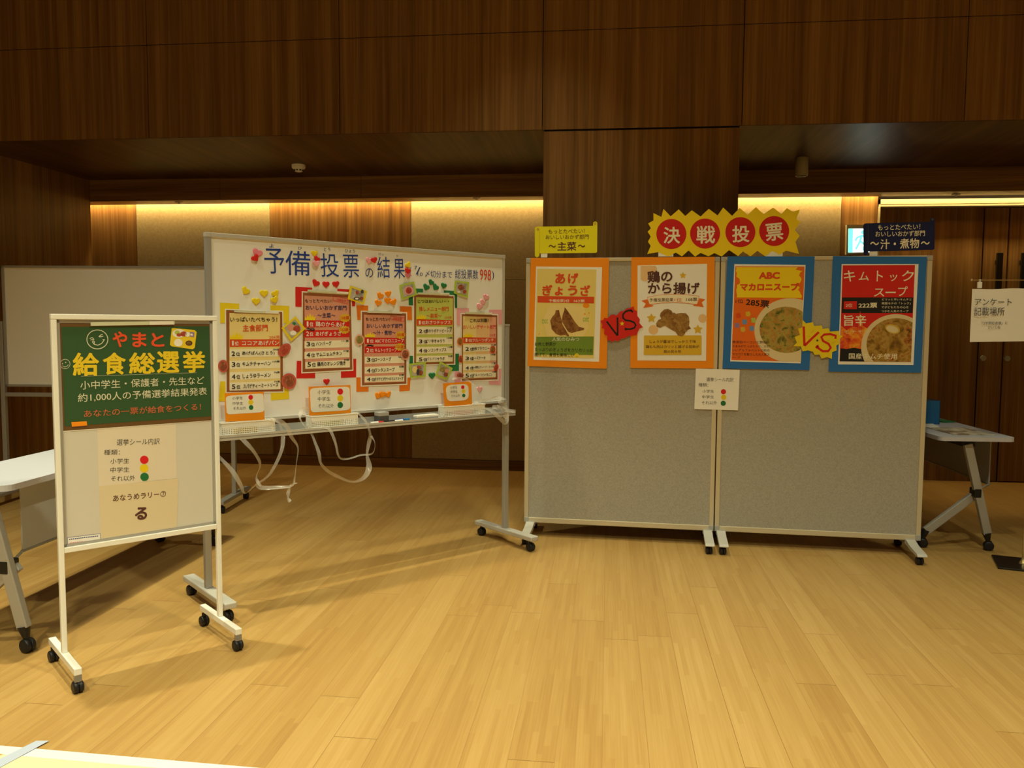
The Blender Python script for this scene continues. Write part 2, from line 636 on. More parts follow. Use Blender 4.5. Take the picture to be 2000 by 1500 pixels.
# pillar under it
b = MB(); b.box((-.465, UY + .004, 0), (.862, WY, SZ - .01), 'veneer')
b.box((-.46, UY + .012, 0), (.857, WY, SZ), 'gap_black')
b.box((-.466, UY - .004, 0), (.863, UY + .05, .09), 'black_plastic')
struct(b.build('wall_pillar'))
# soffits and beam
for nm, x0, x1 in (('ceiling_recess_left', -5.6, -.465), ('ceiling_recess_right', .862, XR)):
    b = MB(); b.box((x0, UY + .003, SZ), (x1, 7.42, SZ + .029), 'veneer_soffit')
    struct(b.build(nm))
jl = [-5.6, -3.63, -2.27, -.465]; jr = [.862, 2.16, 4.1, XR]
for nm, js in (('trim_1', jl), ('trim_2', jr)):
    b = MB()
    for i in range(len(js) - 1):
        b.box((js[i] + .002, 7.40, LZ), (js[i + 1] - .002, 7.63, SZ + .02), 'veneer_beam')
    b.box((js[0], 7.41, LZ + .004), (js[-1], 7.62, SZ), 'gap_black')
    struct(b.build(nm))
# back wall: veneer and cream cloth bays
b = MB(); b.box((XL, WY + .012, 0), (2.372, WY + .2, 3.0), 'gap_black')
bays = [(-6.2, -4.664, 'veneer'), (-4.660, -3.284, 'cream_wallcloth'), (-3.280, -1.883, 'veneer'), (-1.879, -.466, 'cream_wallcloth'),
        (.862, 2.055, 'cream_wallcloth'), (2.059, 2.368, 'veneer')]
for x0, x1, k in bays:
    for z0, z1 in ((.10, 1.821), (1.825, 3.0)):
        b.box((x0, WY, z0), (x1, WY + .012, z1), k)
struct(b.build('wall_back'))
for nm, x0, x1 in (('baseboard_back', XL, -.47), ('baseboard_right', .866, 2.368)):
    struct(MB().box((x0, WY - .006, 0), (x1, WY + .012, .094), 'veneer_beam').build(nm))
# cove lights hidden in the slot above the wall
for x0, x1, lb in ((-5.5, -.47, 'warm cove light strip glowing above the back wall left of the pillar'),
                   (.87, 5.9, 'warm cove light strip glowing above the back wall right of the pillar')):
    b = MB().box((x0, 7.655, 2.612), (x1, 7.675, 2.620), 'cove_led')
    tag(b.build('cove_light'), lb, 'light')
struct(MB().box((-5.6, 7.45, 2.70), (XR, 7.95, 2.78), 'gap_black').build('ceiling_cove'))
# left return wall of the recess
b = MB().box((-5.3, UY + .012, 0), (-4.93, 7.40, SZ), 'veneer'); struct(b.build('wall_left'))
# side, rear walls and ceiling of the hall
struct(MB().box((XL - .1, -4.5, 0), (XL, 8.3, 5.7), 'veneer').build('wall_far_left'))
struct(MB().box((XR, -4.5, 0), (XR + .1, 8.3, 5.7), 'veneer').build('wall_right'))
struct(MB().box((XL, -4.6, 0), (XR, -4.5, 5.7), 'veneer').build('wall_rear'))
struct(MB().box((XL, -4.5, 5.7), (XR, UY + .25, 5.8), 'gap_black').build('ceiling'))
# door bay at the right: lit head trim, jamb, two leaves with long black pulls
b = MB(); b.box((2.372, WY - .012, 2.488), (XR, WY + .10, 2.530), 'beige_frame'); b.box((2.372, WY - .010, 2.468), (XR, WY + .10, 2.485), 'beige_frame')
b.box((2.372, WY - .012, 0), (2.388, WY + .16, 2.53), 'beige_frame')
b.box((2.388, WY + .16, 0), (XR, WY + .22, 3.0), 'gap_black')
struct(b.build('trim_3'))
DY = WY + .10
fx = [2.392, 3.30]
struct(MB().box((2.392, DY, 0), (3.305, DY + .05, 2.466), 'door_veneer').build('wall_door_side'))
for k, (x0, x1, hx) in enumerate(((3.318, 3.518, 3.43), (3.531, 4.60, 3.635))):
    root = struct(MB().box((x0, DY + .004, .01), (x1, DY + .05, 2.462), 'door_veneer').build('door_%d' % (k + 1)))
    h = MB(); h.box((hx - .024, DY - .075, 1.32), (hx + .024, DY - .045, 2.06), 'black_metal')
    for zz in (1.40, 1.98):
        h.box((hx - .010, DY - .046, zz - .02), (hx + .010, DY + .006, zz + .02), 'black_metal')
    h.build('door_handle', root, bevel=.003)
    MB().cyl((hx - .075, DY + .006, 1.125), (hx - .075, DY - .012, 1.125), .024, 'grey_cap', 18).build('door_lock', root, .003)

# ceiling fittings
t = thing('smoke_detector', 'small round cream smoke detector on the dark recess ceiling', 'smoke detector', (-2.642, 6.834, SZ))
MB().lathe((0, 0, 0), [(.058, 0), (.058, -.022), (.050, -.034), (.034, -.038)], 'plastic_white').build('base', t)
b = MB().lathe((0, 0, 0), [(.034, -.036), (.032, -.055), (.020, -.060)], 'plastic_white')
for i in range(8):
    a = 2 * pi * i / 8
    b.box((.033 * cos(a) - .006, .033 * sin(a) - .006, -.052), (.033 * cos(a) + .006, .033 * sin(a) + .006, -.042), 'black_plastic')
b.build('sensor_cage', t)
t = thing('ceiling_spotlight', 'cream cylinder spotlight hanging from the right recess ceiling', 'spotlight', (1.515, 6.88, SZ))
MB().lathe((0, 0, 0), [(.045, 0), (.050, -.004), (.050, -.140), (.046, -.146)], 'beige_frame').build('housing', t)
MB().lathe((0, 0, 0), [(.040, -.1455), (.040, -.150)], 'dark_grey').build('lens_ring', t)
for x, y, lb in ((-4.091, 7.50, 'flush round sprinkler plate under the left end of the beam'), (-1.208, 7.47, 'flush round sprinkler plate under the beam near the pillar'),
                 (2.96, 7.56, 'flush round sprinkler plate under the beam above the doors')):
    t = thing('sprinkler_head', lb, 'sprinkler', (x, y, LZ), 0, 'sprinkler plates under the beam')
    MB().lathe((0, 0, 0), [(.036, 0), (.034, -.006), (.012, -.008)], 'alu_pale').build('cover_plate', t)
    MB().lathe((0, 0, 0), [(.012, -.008), (.009, -.016)], 'alu').build('nozzle', t)

# exit sign
BW = Board((2.0, WY), 0)
s = Sheet(BW, 'exit_sign', 'lit green and white exit sign on the back wall behind the navy flag', 'exit sign', (1682, 468), .002)
b = MB(); q = [(1651, 440), (1712, 440), (1711, 497), (1650, 498)]
s.slab(b, q, 'beige_frame', 100, .05); s.put(b, 'sign_case')
b = MB(); s.face(b, [(1654, 448), (1708, 447.5), (1707.5, 493), (1653.5, 494)], 'exit_white', 102); s.put(b, 'lit_face')
b = MB(); s.face(b, [(1654, 448), (1663, 448), (1662, 494), (1653.5, 494)], 'exit_green', 103)
s.face(b, s.ell((1682, 455), 4, 4, 14), 'exit_green', 103)
for st in ([(1680, 460), (1676, 473), (1668, 488)], [(1677, 472), (1685, 479), (1683, 490)], [(1681, 461), (1671, 465), (1667, 472)], [(1681, 461), (1690, 468), (1696, 464)]):
    s.stroke(b, st, 4, 'exit_green', 103)
s.put(b, 'running_figure', 'green pictogram')


def caster(parent, x, y, r=.025, w=.036, ax=(1, 0, 0), stem=.012, mt='rubber', name='caster'):
    """twin wheel under a stem, touching the floor"""
    mb = MB(); a = Vector(ax).normalized()
    for sg in (-1, 1):
        mb.wheel(Vector((x, y, r)) + a * sg * w * .265, a, r, w * .52, mt)
    mb.cyl((x, y, r * 1.0), (x, y, 2 * r + stem), .010, mt, 10)
    c = Vector((x, y, r)); t = Vector((-a.y, a.x, 0))
    pr = [(-.80, .55), (-.55, .98), (0, 1.22), (.55, .98), (.80, .55), (.5, .30), (-.5, .30)]
    mb.prism([c - a * w * .1 + t * (p * r) + Vector((0, 0, q * r)) for p, q in pr], a * w * .2, mt)
    return mb.build(name, parent)


# ================================================================== front whiteboard
WB = Board((-1.93, 3.755), 47)
t = thing('whiteboard', 'big mobile whiteboard covered in ranking posters and hearts, angled left of the grey partitions', 'whiteboard', WB.p, WB.a)
U0, U1, ZB, ZT = .012, 1.876, .906, 1.832
b = MB().box((U0 + .01, .004, ZB + .01), (U1 - .01, .022, ZT - .01), 'board_white'); b.build('writing_surface', t)
b = MB(); fw = .021
b.box((U0 + .02, -.004, ZT - fw), (U1 - .02, .028, ZT), 'alu_pale'); b.box((U0 + .02, -.004, ZB), (U1 - .02, .028, ZB + .016), 'alu_pale')
b.box((U0, -.004, ZB + .02), (U0 + .026, .028, ZT - .02), 'alu'); b.box((U1 - .018, -.004, ZB + .02), (U1, .028, ZT - .02), 'alu_pale')
b.build('frame', t, .002)
for x, z in ((U0, ZT), (U1, ZT), (U0, ZB), (U1, ZB)):
    sx = 1 if x == U0 else -1; sz = -1 if z == ZT else 1
    b = MB().box((x - sx * .001, -.006, z - sz * .001), (x + sx * .022, .030, z + sz * .022), 'alu_pale'); b.build('corner_cap', t, .002)
for x, zt in ((-.008, 1.392), (U1 + .018, 1.392)):
    b = MB().box((x - .016, -.012, .098), (x + .016, .020, zt), 'alu'); p = b.build('post', t, .003)
    MB().box((x - .017, -.013, zt), (x + .017, .021, zt + .010), 'grey_cap').build('post_cap', p)
    sx = 1 if x < .5 else -1
    MB().box((x, .002, 1.30), (x + sx * .03, .018, 1.36), 'alu').build('board_hinge', p)
for x in (-.008, U1 + .018):
    b = MB().box((x - .030, -.285, .068), (x + .030, .285, .098), 'alu_pale' if x < .5 else 'alu_pale'); f = b.build('foot', t, .006)
    for y in (-.245, .245):
        caster(f, x, y, .0262, .038, (1, .12, 0), .018)
b = MB()
b.box((-.01, -.100, .833), (U1 + .012, -.094, .859), 'alu_pale'); b.box((-.01, -.100, .843), (U1 + .012, -.018, .848), 'alu_pale')
b.box((-.01, -.024, .842), (U1 + .012, -.018, .885), 'alu')
b.build('marker_tray', t)
b = MB().cyl((0, .004, .855), (U1 + .01, .004, .855), .012, 'alu', 12); b.build('cross_bar', t)

# ---- handwriting on the whiteboard (a part of the board)


class On(Sheet):
    def __init__(self, B, root, off):
        self.B = B; self.off = off; self.u0 = self.z0 = 0; self.root = root


w = On(WB, t, .0005 - .004)
w.off = -.0032
hb = MB()
for ch, a, bb, h in (('予', (517.6, 534.4), (556.8, 534.4), 48.8), ('備', (558, 537), (606.4, 539), 48), ('投', (627, 541), (662.4, 541), 46),
                     ('票', (671, 542.4), (701.6, 542.4), 44.8), ('結', (737.6, 543), (762.4, 543), 41.4), ('果', (769.6, 544), (791, 544), 38)):
    w.text(hb, ch, a, bb, h, 'marker_blue', 1, .0)
w.put(hb, 'handwritten_heading', 'thick blue marker heading')
hb = MB()
w.text(hb, 'の', (714, 542), (729, 542), 18, 'marker_thin_blue', 1)
for ch, a, bb, h in (('よ', (526, 484), (535, 484.5), 8), ('び', (582, 487.5), (590, 488), 6), ('とう', (633, 490.5), (645, 491), 7), ('ひょう', (674, 493), (693, 494), 7),
                     ('けっ', (739.5, 499), (749, 500), 5.5), ('か', (773.6, 502), (778, 502.5), 4.5), ('(', (800.5, 540), (804, 540), 19), ('7', (809, 526), (814.5, 526.5), 7),
                     ('/', (812, 536), (822, 536), 14), ('10', (815.5, 538.5), (825.5, 539), 6.5), ('〆切分まで', (831, 541), (883, 543.5), 13), ('総投票数', (889, 544), (934, 545.5), 18.5), (')', (961, 547), (965, 547), 18)):
    w.text(hb, ch, a, bb, h, 'marker_thin_blue', 1)
w.put(hb, 'handwritten_note', 'thin blue marker note')
hb = MB(); w.text(hb, '998', (937, 547), (959, 548), 21, 'marker_red', 1, .005); w.put(hb, 'vote_total', 'red handwritten number')

# ---- ranking posters


def crown(s, mb, x0, x1, y0, y1, lev=3):
    w_, h_ = x1 - x0, y1 - y0
    pts = [(0, 1), (.02, .45), (.17, .72), (.27, .22), (.38, .62), (.52, 0), (.62, .60), (.78, .22), (.84, .66), (1, .40), (.96, 1)]
    s.face(mb, [(x0 + a * w_, y0 + q * h_) for a, q in pts], 'yellow_deep', lev)
    s.face(mb, [(x0 + .10 * w_, y1), (x0 + .16 * w_, y0 + .80 * h_), (x0 + .84 * w_, y0 + .80 * h_), (x0 + .9 * w_, y1)], 'yellow', lev + .5)


def ranking(label, outer, inner, fills, tabs, tabmat, heads, crownbox, bands, rows, bursts=(), extra=None):
    cx = sum(p[0] for p in outer) / 4; cy = sum(p[1] for p in outer) / 4
    s = Sheet(WB, 'ranking_poster', label, 'poster', (cx, cy), -.0030, 'ranking posters on the whiteboard')
    for q in tabs:
        b = MB(); s.slab(b, q, tabmat, 1, .0006); s.put(b, 'corner_tab')
    b = MB(); s.slab(b, outer, 'white_paper', 4, .0012); s.put(b, 'paper')
    br = [(x + (2.0 if x < cx else -2.0), y + (2.2 if y < cy else -2.2)) for x, y in outer]
    b = MB(); s.face(b, br, 'brown_frame', 5); s.put(b, 'printed_border', 'brown printed border')
    b = MB()
    if len(fills) == 1:
        s.face(b, inner, fills[0], 6)
    else:
        (a, bq, c, d) = inner; n = 5
        for i in range(n):
            f0, f1 = i / n, (i + 1) / n
            lerp = lambda p, q, f: (p[0] + (q[0] - p[0]) * f, p[1] + (q[1] - p[1]) * f)
            s.face(b, [lerp(a, bq, f0), lerp(a, bq, f1), lerp(d, c, f1), lerp(d, c, f0)], fills[min(i * len(fills) // n, len(fills) - 1)], 6)
    s.put(b, 'printed_ground')
    b = MB()
    for q in bands:
        s.face(b, q[0], q[1], 7)
    for q in rows:
        s.face(b, q[0], 'print_cream', 7)
    s.put(b, 'ranking_rows')
    b = MB()
    if crownbox:
        crown(s, b, *crownbox, 8)
        s.put(b, 'printed_crown')
    if bursts:
        for (c, rx, ry, tx) in bursts:
            b = MB(); pts = [(c[0] + rx * (1 if i % 2 else .82) * cos(2 * pi * i / 24), c[1] + ry * (1 if i % 2 else .82) * sin(2 * pi * i / 24)) for i in range(24)]
            s.face(b, pts, 'gold_print', 9); s.put(b, 'vote_burst')
        b = MB()
        for (c, rx, ry, tx) in bursts:
            s.text(b, tx, (c[0] - rx * .72, c[1] + ry * .30), (c[0] + rx * .72, c[1] + ry * .36), ry * .75, 'red_orange', 11, .012)
        s.put(b, 'burst_lettering')
    b = MB()
    for (tx, a, c, h, mt, bo) in heads:
        s.text(b, tx, a, c, h, mt, 10, bo)
    for q in bands:
        for (tx, a, c, h) in q[2]:
            s.text(b, tx, a, c, h, 'print_white', 10, .014)
    for q in rows:
        for (tx, a, c, h) in q[1]:
            s.text(b, tx, a, c, h, 'ink', 10, .016)
    s.put(b, 'lettering')
    if extra:
        extra(s)
    return s


def quads(zf, *qs):
    return [zf(*q) for q in qs]


ZA, ZC, ZD, ZE = Z(400, 440, 6.25), Z(410, 600, 6.25), Z(700, 460, 6.25), Z(690, 600, 6.25)


def T_(zf, body, x0, x1, y0, y1, *a, dy=0):
    """one line measured as a box on an enlarged view; dy is how much its right end sits lower"""
    (p, q) = zf((x0, y1), (x1, y1 + dy)); k = zf((0, 0), (1, 0)); k = k[1][0] - k[0][0]
    return (body, p, q, (y1 - y0) * k) + a


def rankrow(zf, quad, n, name, nx, nyb, nh, votes, vx, dy=-10):
    (x0, y0), (x1, y1), (x2, y2), (x3, y3) = quad
    return (zf(*quad), [T_(zf, n, x0 + 24, x0 + 68, nyb - nh * 1.05, nyb, dy=0), T_(zf, '位', x0 + 80, x0 + 128, nyb - nh * .9, nyb, dy=-1),
                        T_(zf, name, nx[0], nx[1], nyb - nh - 4, nyb - 6, dy=dy)] + ([T_(zf, votes, vx[0], vx[1], vx[2] - 24, vx[2])] if votes else []))


def band(zf, quad, mt, n, name, nx, nyb, nh, dy=0):
    x0 = quad[0][0]
    return (zf(*quad), mt, [T_(zf, n, x0 + (27 if n == '1' else 20), x0 + (48 if n == '1' else 55), nyb - nh, nyb), T_(zf, '位', x0 + 62, x0 + 108, nyb - nh * .9, nyb), T_(zf, name, nx[0], nx[1], nyb - nh, nyb, dy=dy)])


ranking('yellow ranking poster, leftmost on the whiteboard, nearest the green chalkboard poster',
        [(439.2, 603.2), (552.8, 607.2), (554.8, 766.7), (440.4, 767.7)], [(447.7, 611.2), (546.4, 613), (547.3, 760), (447.6, 762)], ['pale_yellow'],
        [[(429.6, 591), (467, 593), (467, 631), (430, 631)], [(528, 596), (564.8, 597.6), (564, 632), (528, 630)],
         [(430, 745), (460, 745), (460, 784), (427, 784)], [(529, 745), (564, 743), (564.4, 779), (529, 782)]], 'yellow',
        [T_(ZA, 'いっぱいたべちゃう！', 305, 880, 1118, 1178, 'ink', .012, dy=2), T_(ZA, '主食部門', 460, 765, 1215, 1298, 'red_orange', .016, dy=-6), T_(ZA, '204票', 780, 912, 1350, 1388, 'red_orange', .0, dy=-4)],
        (448, 473.6, 646.4, 662.6),
        [band(ZC, [(238, 393), (850, 391), (850, 478), (238, 485)], 'red_orange', '1', 'ココアあげパン', (385, 838), 468, 58, dy=-4)],
        [rankrow(ZC, [(235, 515), (850, 505), (852, 600), (237, 612)], '2', 'あげぱん(さとう)', (388, 785), 596, 54, '199票', (763, 850, 530), -6),
         rankrow(ZC, [(237, 655), (855, 640), (855, 740), (238, 755)], '3', 'キムチチャーハン', (392, 740), 728, 56, '129票', (755, 848, 675)),
         rankrow(ZC, [(238, 795), (855, 770), (855, 870), (238, 890)], '4', 'しょうゆラーメン', (395, 738), 876, 56, '76票', (778, 848, 806), -18),
         rankrow(ZC, [(238, 920), (855, 900), (858, 1000), (238, 1020)], '5', 'スパゲティーミートソース', (403, 828), 997, 54, '73票', (778, 850, 920), -20)])


def scribble(pts):
    def f(s):
        b = MB()
        for p in pts:
            s.stroke(b, p, 1.4, 'ink', 11)
        s.put(b, 'pen_scribble', 'black crossing-out')
    return f


def stamp(q, tp):
    def f(s):
        b = MB(); n = len(q)
        for i in range(n):
            s.stroke(b, [q[i], q[(i + 1) % n]], .8, 'red', 11)
        s.text(b, '決戦投票', tp[0], tp[1], tp[2], 'red', 11, .0)
        s.put(b, 'printed_stamp', 'red boxed stamp')
    return f


def both(*fs):
    return lambda s: [f(s) for f in fs]


ranking('red-cornered salmon ranking poster, second from the left, two red bands on top',
        [(589.2, 568.8), (686.4, 574.4), (690, 724), (588.4, 729.3)], [(594, 577), (680.5, 581.5), (682.8, 717.6), (595.6, 721)], ['salmon'],
        [[(577, 560), (609.6, 562), (609, 600), (577, 599)], [(659, 564), (693, 566), (693.6, 598), (660, 600)],
         [(579.6, 704.8), (615, 705), (615.6, 738.4), (578.8, 739)], [(666, 701), (695.6, 700.8), (695.6, 736.8), (666, 738)]], 'red',
        [T_(ZA, 'もっとたべたい！', 1220, 1550, 900, 945, 'ink', .01, dy=4), T_(ZA, 'おいしいおかず部門', 1225, 1725, 975, 1033, 'navy_ink', .014, dy=4), T_(ZA, '～主菜～', 1370, 1590, 1070, 1130, 'navy_ink', .014)],
        (594.5, 615.5, 611.5, 625.5),
        [band(ZC, [(1150, 158), (1695, 165), (1700, 240), (1150, 248)], 'red', '1', '鶏のからあげ', (1285, 1640), 236, 62, dy=8),
         band(ZC, [(1150, 280), (1700, 275), (1700, 365), (1150, 370)], 'red', '2', 'あげぎょうざ', (1285, 1600), 352, 56, dy=-4)],
        [rankrow(ZC, [(1150, 415), (1700, 400), (1700, 490), (1150, 503)], '3', 'ハンバーグ', (1290, 1480), 478, 52, '111票', (1603, 1688, 425)),
         rankrow(ZC, [(1150, 545), (1700, 520), (1700, 610), (1150, 632)], '4', 'ヤムニョムチキン', (1292, 1608), 610, 52, '97票', (1622, 1690, 548), -18),
         rankrow(ZC, [(1160, 670), (1705, 640), (1705, 735), (1160, 750)], '5', '鶏肉のオレンジ焼き', (1305, 1650), 728, 56, '89票', (1630, 1695, 655), -16)],
        [((673, 621), 11.5, 9, '168票'), ((671.5, 644), 11.5, 8.5, '162票')],
        both(scribble([[(598, 641), (605, 642.5), (613, 641)], [(599, 644.5), (606, 645.5), (614, 643.5)], [(600, 640), (609, 645), (613, 646)]]),
             stamp([(650, 578), (679, 584), (678, 594), (650, 587)], ((656, 587), (675, 591), 5))))
ranking('orange-cornered salmon ranking poster in the middle of the whiteboard',
        [(704.4, 606.7), (794.8, 610), (795.2, 751.5), (704.4, 755)], [(710.5, 614.5), (789.5, 617), (789, 745.6), (711, 748.5)], ['salmon'],
        [[(696, 596), (719, 597), (719, 625), (698, 625)], [(781, 598), (804, 599), (804.8, 625), (781, 625)],
         [(696, 737), (720, 737), (719.6, 764.5), (696, 765)], [(780, 737), (802, 737.6), (800, 763), (780, 764.5)]], 'orange_deep',
        [T_(ZE, 'もっとたべたい！', 148, 440, 125, 165, 'ink', .01, dy=2), T_(ZE, 'おいしいおかず部門', 155, 595, 200, 254, 'navy_ink', .014), T_(ZE, '～汁・煮物～', 235, 510, 285, 342, 'navy_ink', .014, dy=-4)],
        (712.4, 732.4, 648, 658.5),
        [band(ZE, [(135, 370), (620, 378), (620, 445), (138, 450)], 'red', '1', 'ABCマカロニスープ', (258, 610), 434, 48, dy=-2),
         band(ZE, [(135, 480), (620, 478), (615, 550), (135, 560)], 'red', '2', 'キムトックスープ', (258, 525), 550, 50, dy=-4)],
        [rankrow(ZE, [(135, 605), (620, 595), (618, 680), (135, 690)], '3', 'コーンスープ', (258, 455), 666, 48, '96票', (545, 612, 620), -6),
         rankrow(ZE, [(135, 730), (618, 710), (618, 795), (135, 812)], '4', 'ワンタンスープ', (258, 500), 797, 48, '83票', (555, 612, 737), -10),
         rankrow(ZE, [(135, 845), (618, 825), (618, 905), (135, 915)], '4', 'ホタテとポテトのミルクスープ', (255, 605), 902, 42, '83票', (555, 612, 840), -8)],
        [((781.5, 654), 10, 8.5, '285票'), ((780, 677.5), 10, 8, '222票')],
        both(scribble([[(716, 673.5), (722, 674), (729, 674.5)], [(715, 676), (722, 675), (728, 677)]]), stamp([(762, 617), (789, 621), (788, 628), (762, 623)], ((766, 623.5), (784, 626), 4.5))))
ranking('green-cornered lime ranking poster, second from the right on the whiteboard',
        [(806.4, 572.8), (887.5, 576.5), (888.9, 712.3), (806.5, 714.4)], [(812.4, 580.5), (884, 582.6), (883.6, 706.4), (811.6, 708.2)], ['lime_print'],
        [[(798, 563), (826.4, 564), (826, 597), (798.4, 596)], [(867, 567), (892.8, 569), (892.8, 601.6), (867, 601)],
         [(800, 695), (825, 695), (825, 722), (799, 723)], [(878, 691), (896.4, 691), (896.4, 724), (876, 725)]], 'green',
        [T_(ZD, 'じつはおいしい・・', 720, 1100, 785, 826, 'ink', .012, dy=-2), T_(ZD, '推しメニュー部門', 735, 1095, 868, 922, 'red_orange', .014), T_(ZD, '～副菜～', 825, 1010, 955, 1004, 'red_orange', .014), T_(ZD, '259票', 1045, 1135, 985, 1016, 'red_orange', .0, dy=2)],
        (813, 831.5, 612, 623.2),
        [band(ZD, [(705, 1020), (1145, 1033), (1142, 1090), (705, 1100)], 'red_orange', '1', 'おさつチップス', (815, 1120), 1085, 46, dy=-2)],
        [rankrow(ZE, [(770, 238), (1203, 245), (1205, 330), (770, 333)], '2', '青のりポテトビーンズ', (880, 1195), 316, 44, '200票', (1135, 1200, 264), -2),
         rankrow(ZE, [(770, 370), (1205, 370), (1205, 450), (770, 455)], '3', 'ピリ辛きゅうり', (880, 1110), 440, 44, '124票', (1135, 1203, 388), -4),
         rankrow(ZE, [(770, 485), (1210, 480), (1210, 560), (770, 568)], '4', 'レンコンチップス', (880, 1130), 552, 44, '113票', (1140, 1205, 500), -8),
         rankrow(ZE, [(770, 595), (1210, 590), (1210, 660), (765, 670)], '5', 'バリバリサラダ', (888, 1110), 658, 42, '93票', (1150, 1205, 612), -6)])
ranking('pink-cornered dessert ranking poster, rightmost on the whiteboard',
        [(899.2, 611.2), (972.8, 613.6), (973.2, 743.2), (899.6, 745.6)], [(903.6, 617.5), (968.6, 619.5), (967.6, 737.4), (903.6, 739.5)], ['pale_yellow', 'peach', 'dessert_pink'],
        [[(892, 602.4), (916, 602.4), (916, 635), (892, 635)], [(955, 604.8), (980.8, 604.8), (980, 633.6), (955, 634)],
         [(888, 726), (912, 726), (912, 750), (888, 749)], [(955, 722), (979, 720), (978, 751.7), (955, 751)]], 'light_pink',
        [T_(ZE, 'これは別腹！', 1420, 1645, 140, 186, 'ink', .012, dy=-4), T_(ZE, 'おいしいデザート部門', 1335, 1736, 218, 268, 'red', .008, dy=-2), T_(ZE, '253票', 1655, 1730, 328, 360, 'red', .0)],
        (904.4, 922.4, 648, 658.6),
        [band(ZE, [(1338, 365), (1735, 375), (1735, 430), (1338, 440)], 'red_orange', '1', 'フルーツポンチ', (1447, 1708), 424, 42, dy=-4)],
        [rankrow(ZE, [(1338, 460), (1740, 455), (1740, 535), (1338, 545)], '2', '米粉ブラウニー', (1440, 1656), 532, 42, '171票', (1675, 1735, 474), -6),
         rankrow(ZE, [(1338, 580), (1740, 570), (1740, 650), (1338, 660)], '3', 'チーズケーキ', (1440, 1608), 646, 40, '147票', (1672, 1732, 592), -6),
         rankrow(ZE, [(1338, 695), (1740, 680), (1740, 760), (1338, 770)], '4', 'ゆっ豚乳(グレープ・スイカ)', (1440, 1715), 760, 36, '111票', (1680, 1732, 698), -10),
         rankrow(ZE, [(1338, 800), (1740, 785), (1738, 850), (1338, 865)], '5', 'フルーツ(いちご)', (1450, 1685), 858, 44, '109票', (1685, 1735, 802), -8)])


# ---- magnet bars that hold the posters
def magnet_bar(B, label, q, off):
    s = Sheet(B, 'magnet_bar', label, 'magnet', (q[0][0], q[0][1]), off, 'bar magnets over the posters')
    b = MB(); s.slab(b, q, 'holder', 14, .006); s.put(b, 'bar')
    b = MB(); lr = lambda p, r_, f: (p[0] + (r_[0] - p[0]) * f, p[1] + (r_[1] - p[1]) * f)
    tq = [lr(q[0], q[1], .70), lr(q[0], q[1], .985), lr(q[3], q[2], .985), lr(q[3], q[2], .70)]
    s.face(b, tq, 'print_white', 14.5); s.put(b, 'printed_strip')


magnet_bar(WB, 'bar magnet across the top of the yellow ranking poster', ZA((355, 1040), (900, 1058), (900, 1080), (355, 1062)), -.002)
magnet_bar(WB, 'bar magnet across the top of the red-cornered ranking poster', ZA((1255, 785), (1750, 815), (1750, 838), (1250, 808)), -.002)
magnet_bar(WB, 'bar magnet across the top of the orange-cornered ranking poster', ZD((108, 918), (530, 930), (530, 955), (108, 942)), -.002)
magnet_bar(WB, 'bar magnet across the top of the green-cornered ranking poster', ZD((722, 695), (1105, 700), (1105, 722), (722, 716)), -.002)
magnet_bar(WB, 'bar magnet across the top of the pink-cornered ranking poster', ZE((1362, 55), (1690, 65), (1690, 86), (1362, 78)), -.002)

# ---- heart magnets
HEART = []
for i in range(28):
    a = 2 * pi * i / 28
    hx, hz = sin(a) ** 3, (13 * cos(a) - 5 * cos(2 * a) - 2 * cos(3 * a) - cos(4 * a) + 2) / 16
    HEART.append((hx * .68 + sin(a) * .32, hz * .68 + cos(a) * .25))
PR = {}


def heart(px, py, col, label, r=6.6, rot=0, off=.002):
    key = col
    if key not in PR:
        mb = MB(); a = [Vector((x, 0, z)) for x, z in HEART]
        mid = [p * .93 + Vector((0, -.35, 0)) for p in a]; top = [p * .78 + Vector((0, -.42, 0)) for p in a]
        n = len(a); f = []
        for j in range(2):
            f += [(j * n + i, j * n + (i + 1) % n, (j + 1) * n + (i + 1) % n, (j + 1) * n + i) for i in range(n)]
        mb.add(a + mid + top, f, col, True)
        mb.add(a + mid + top, [tuple(range(2 * n, 3 * n)), tuple(range(n))[::-1]], col)
        PR[key] = mb.build('heart_magnet'); o = PR[key]
    else:
        o = PR[key].copy(); COL.objects.link(o)
    u, z = WB.uz(px, py); u2, z2 = WB.uz(px, py - r)
    k = hypot(u2 - u, z2 - z) * 1.1
    o.location = WB.world(u, z, off - .006); o.scale = (k * 1.02, .016, k)
    o.rotation_euler = (0, radians(rot), WB.a)
    tag(o, label, 'magnet', 'heart magnets on the whiteboard')


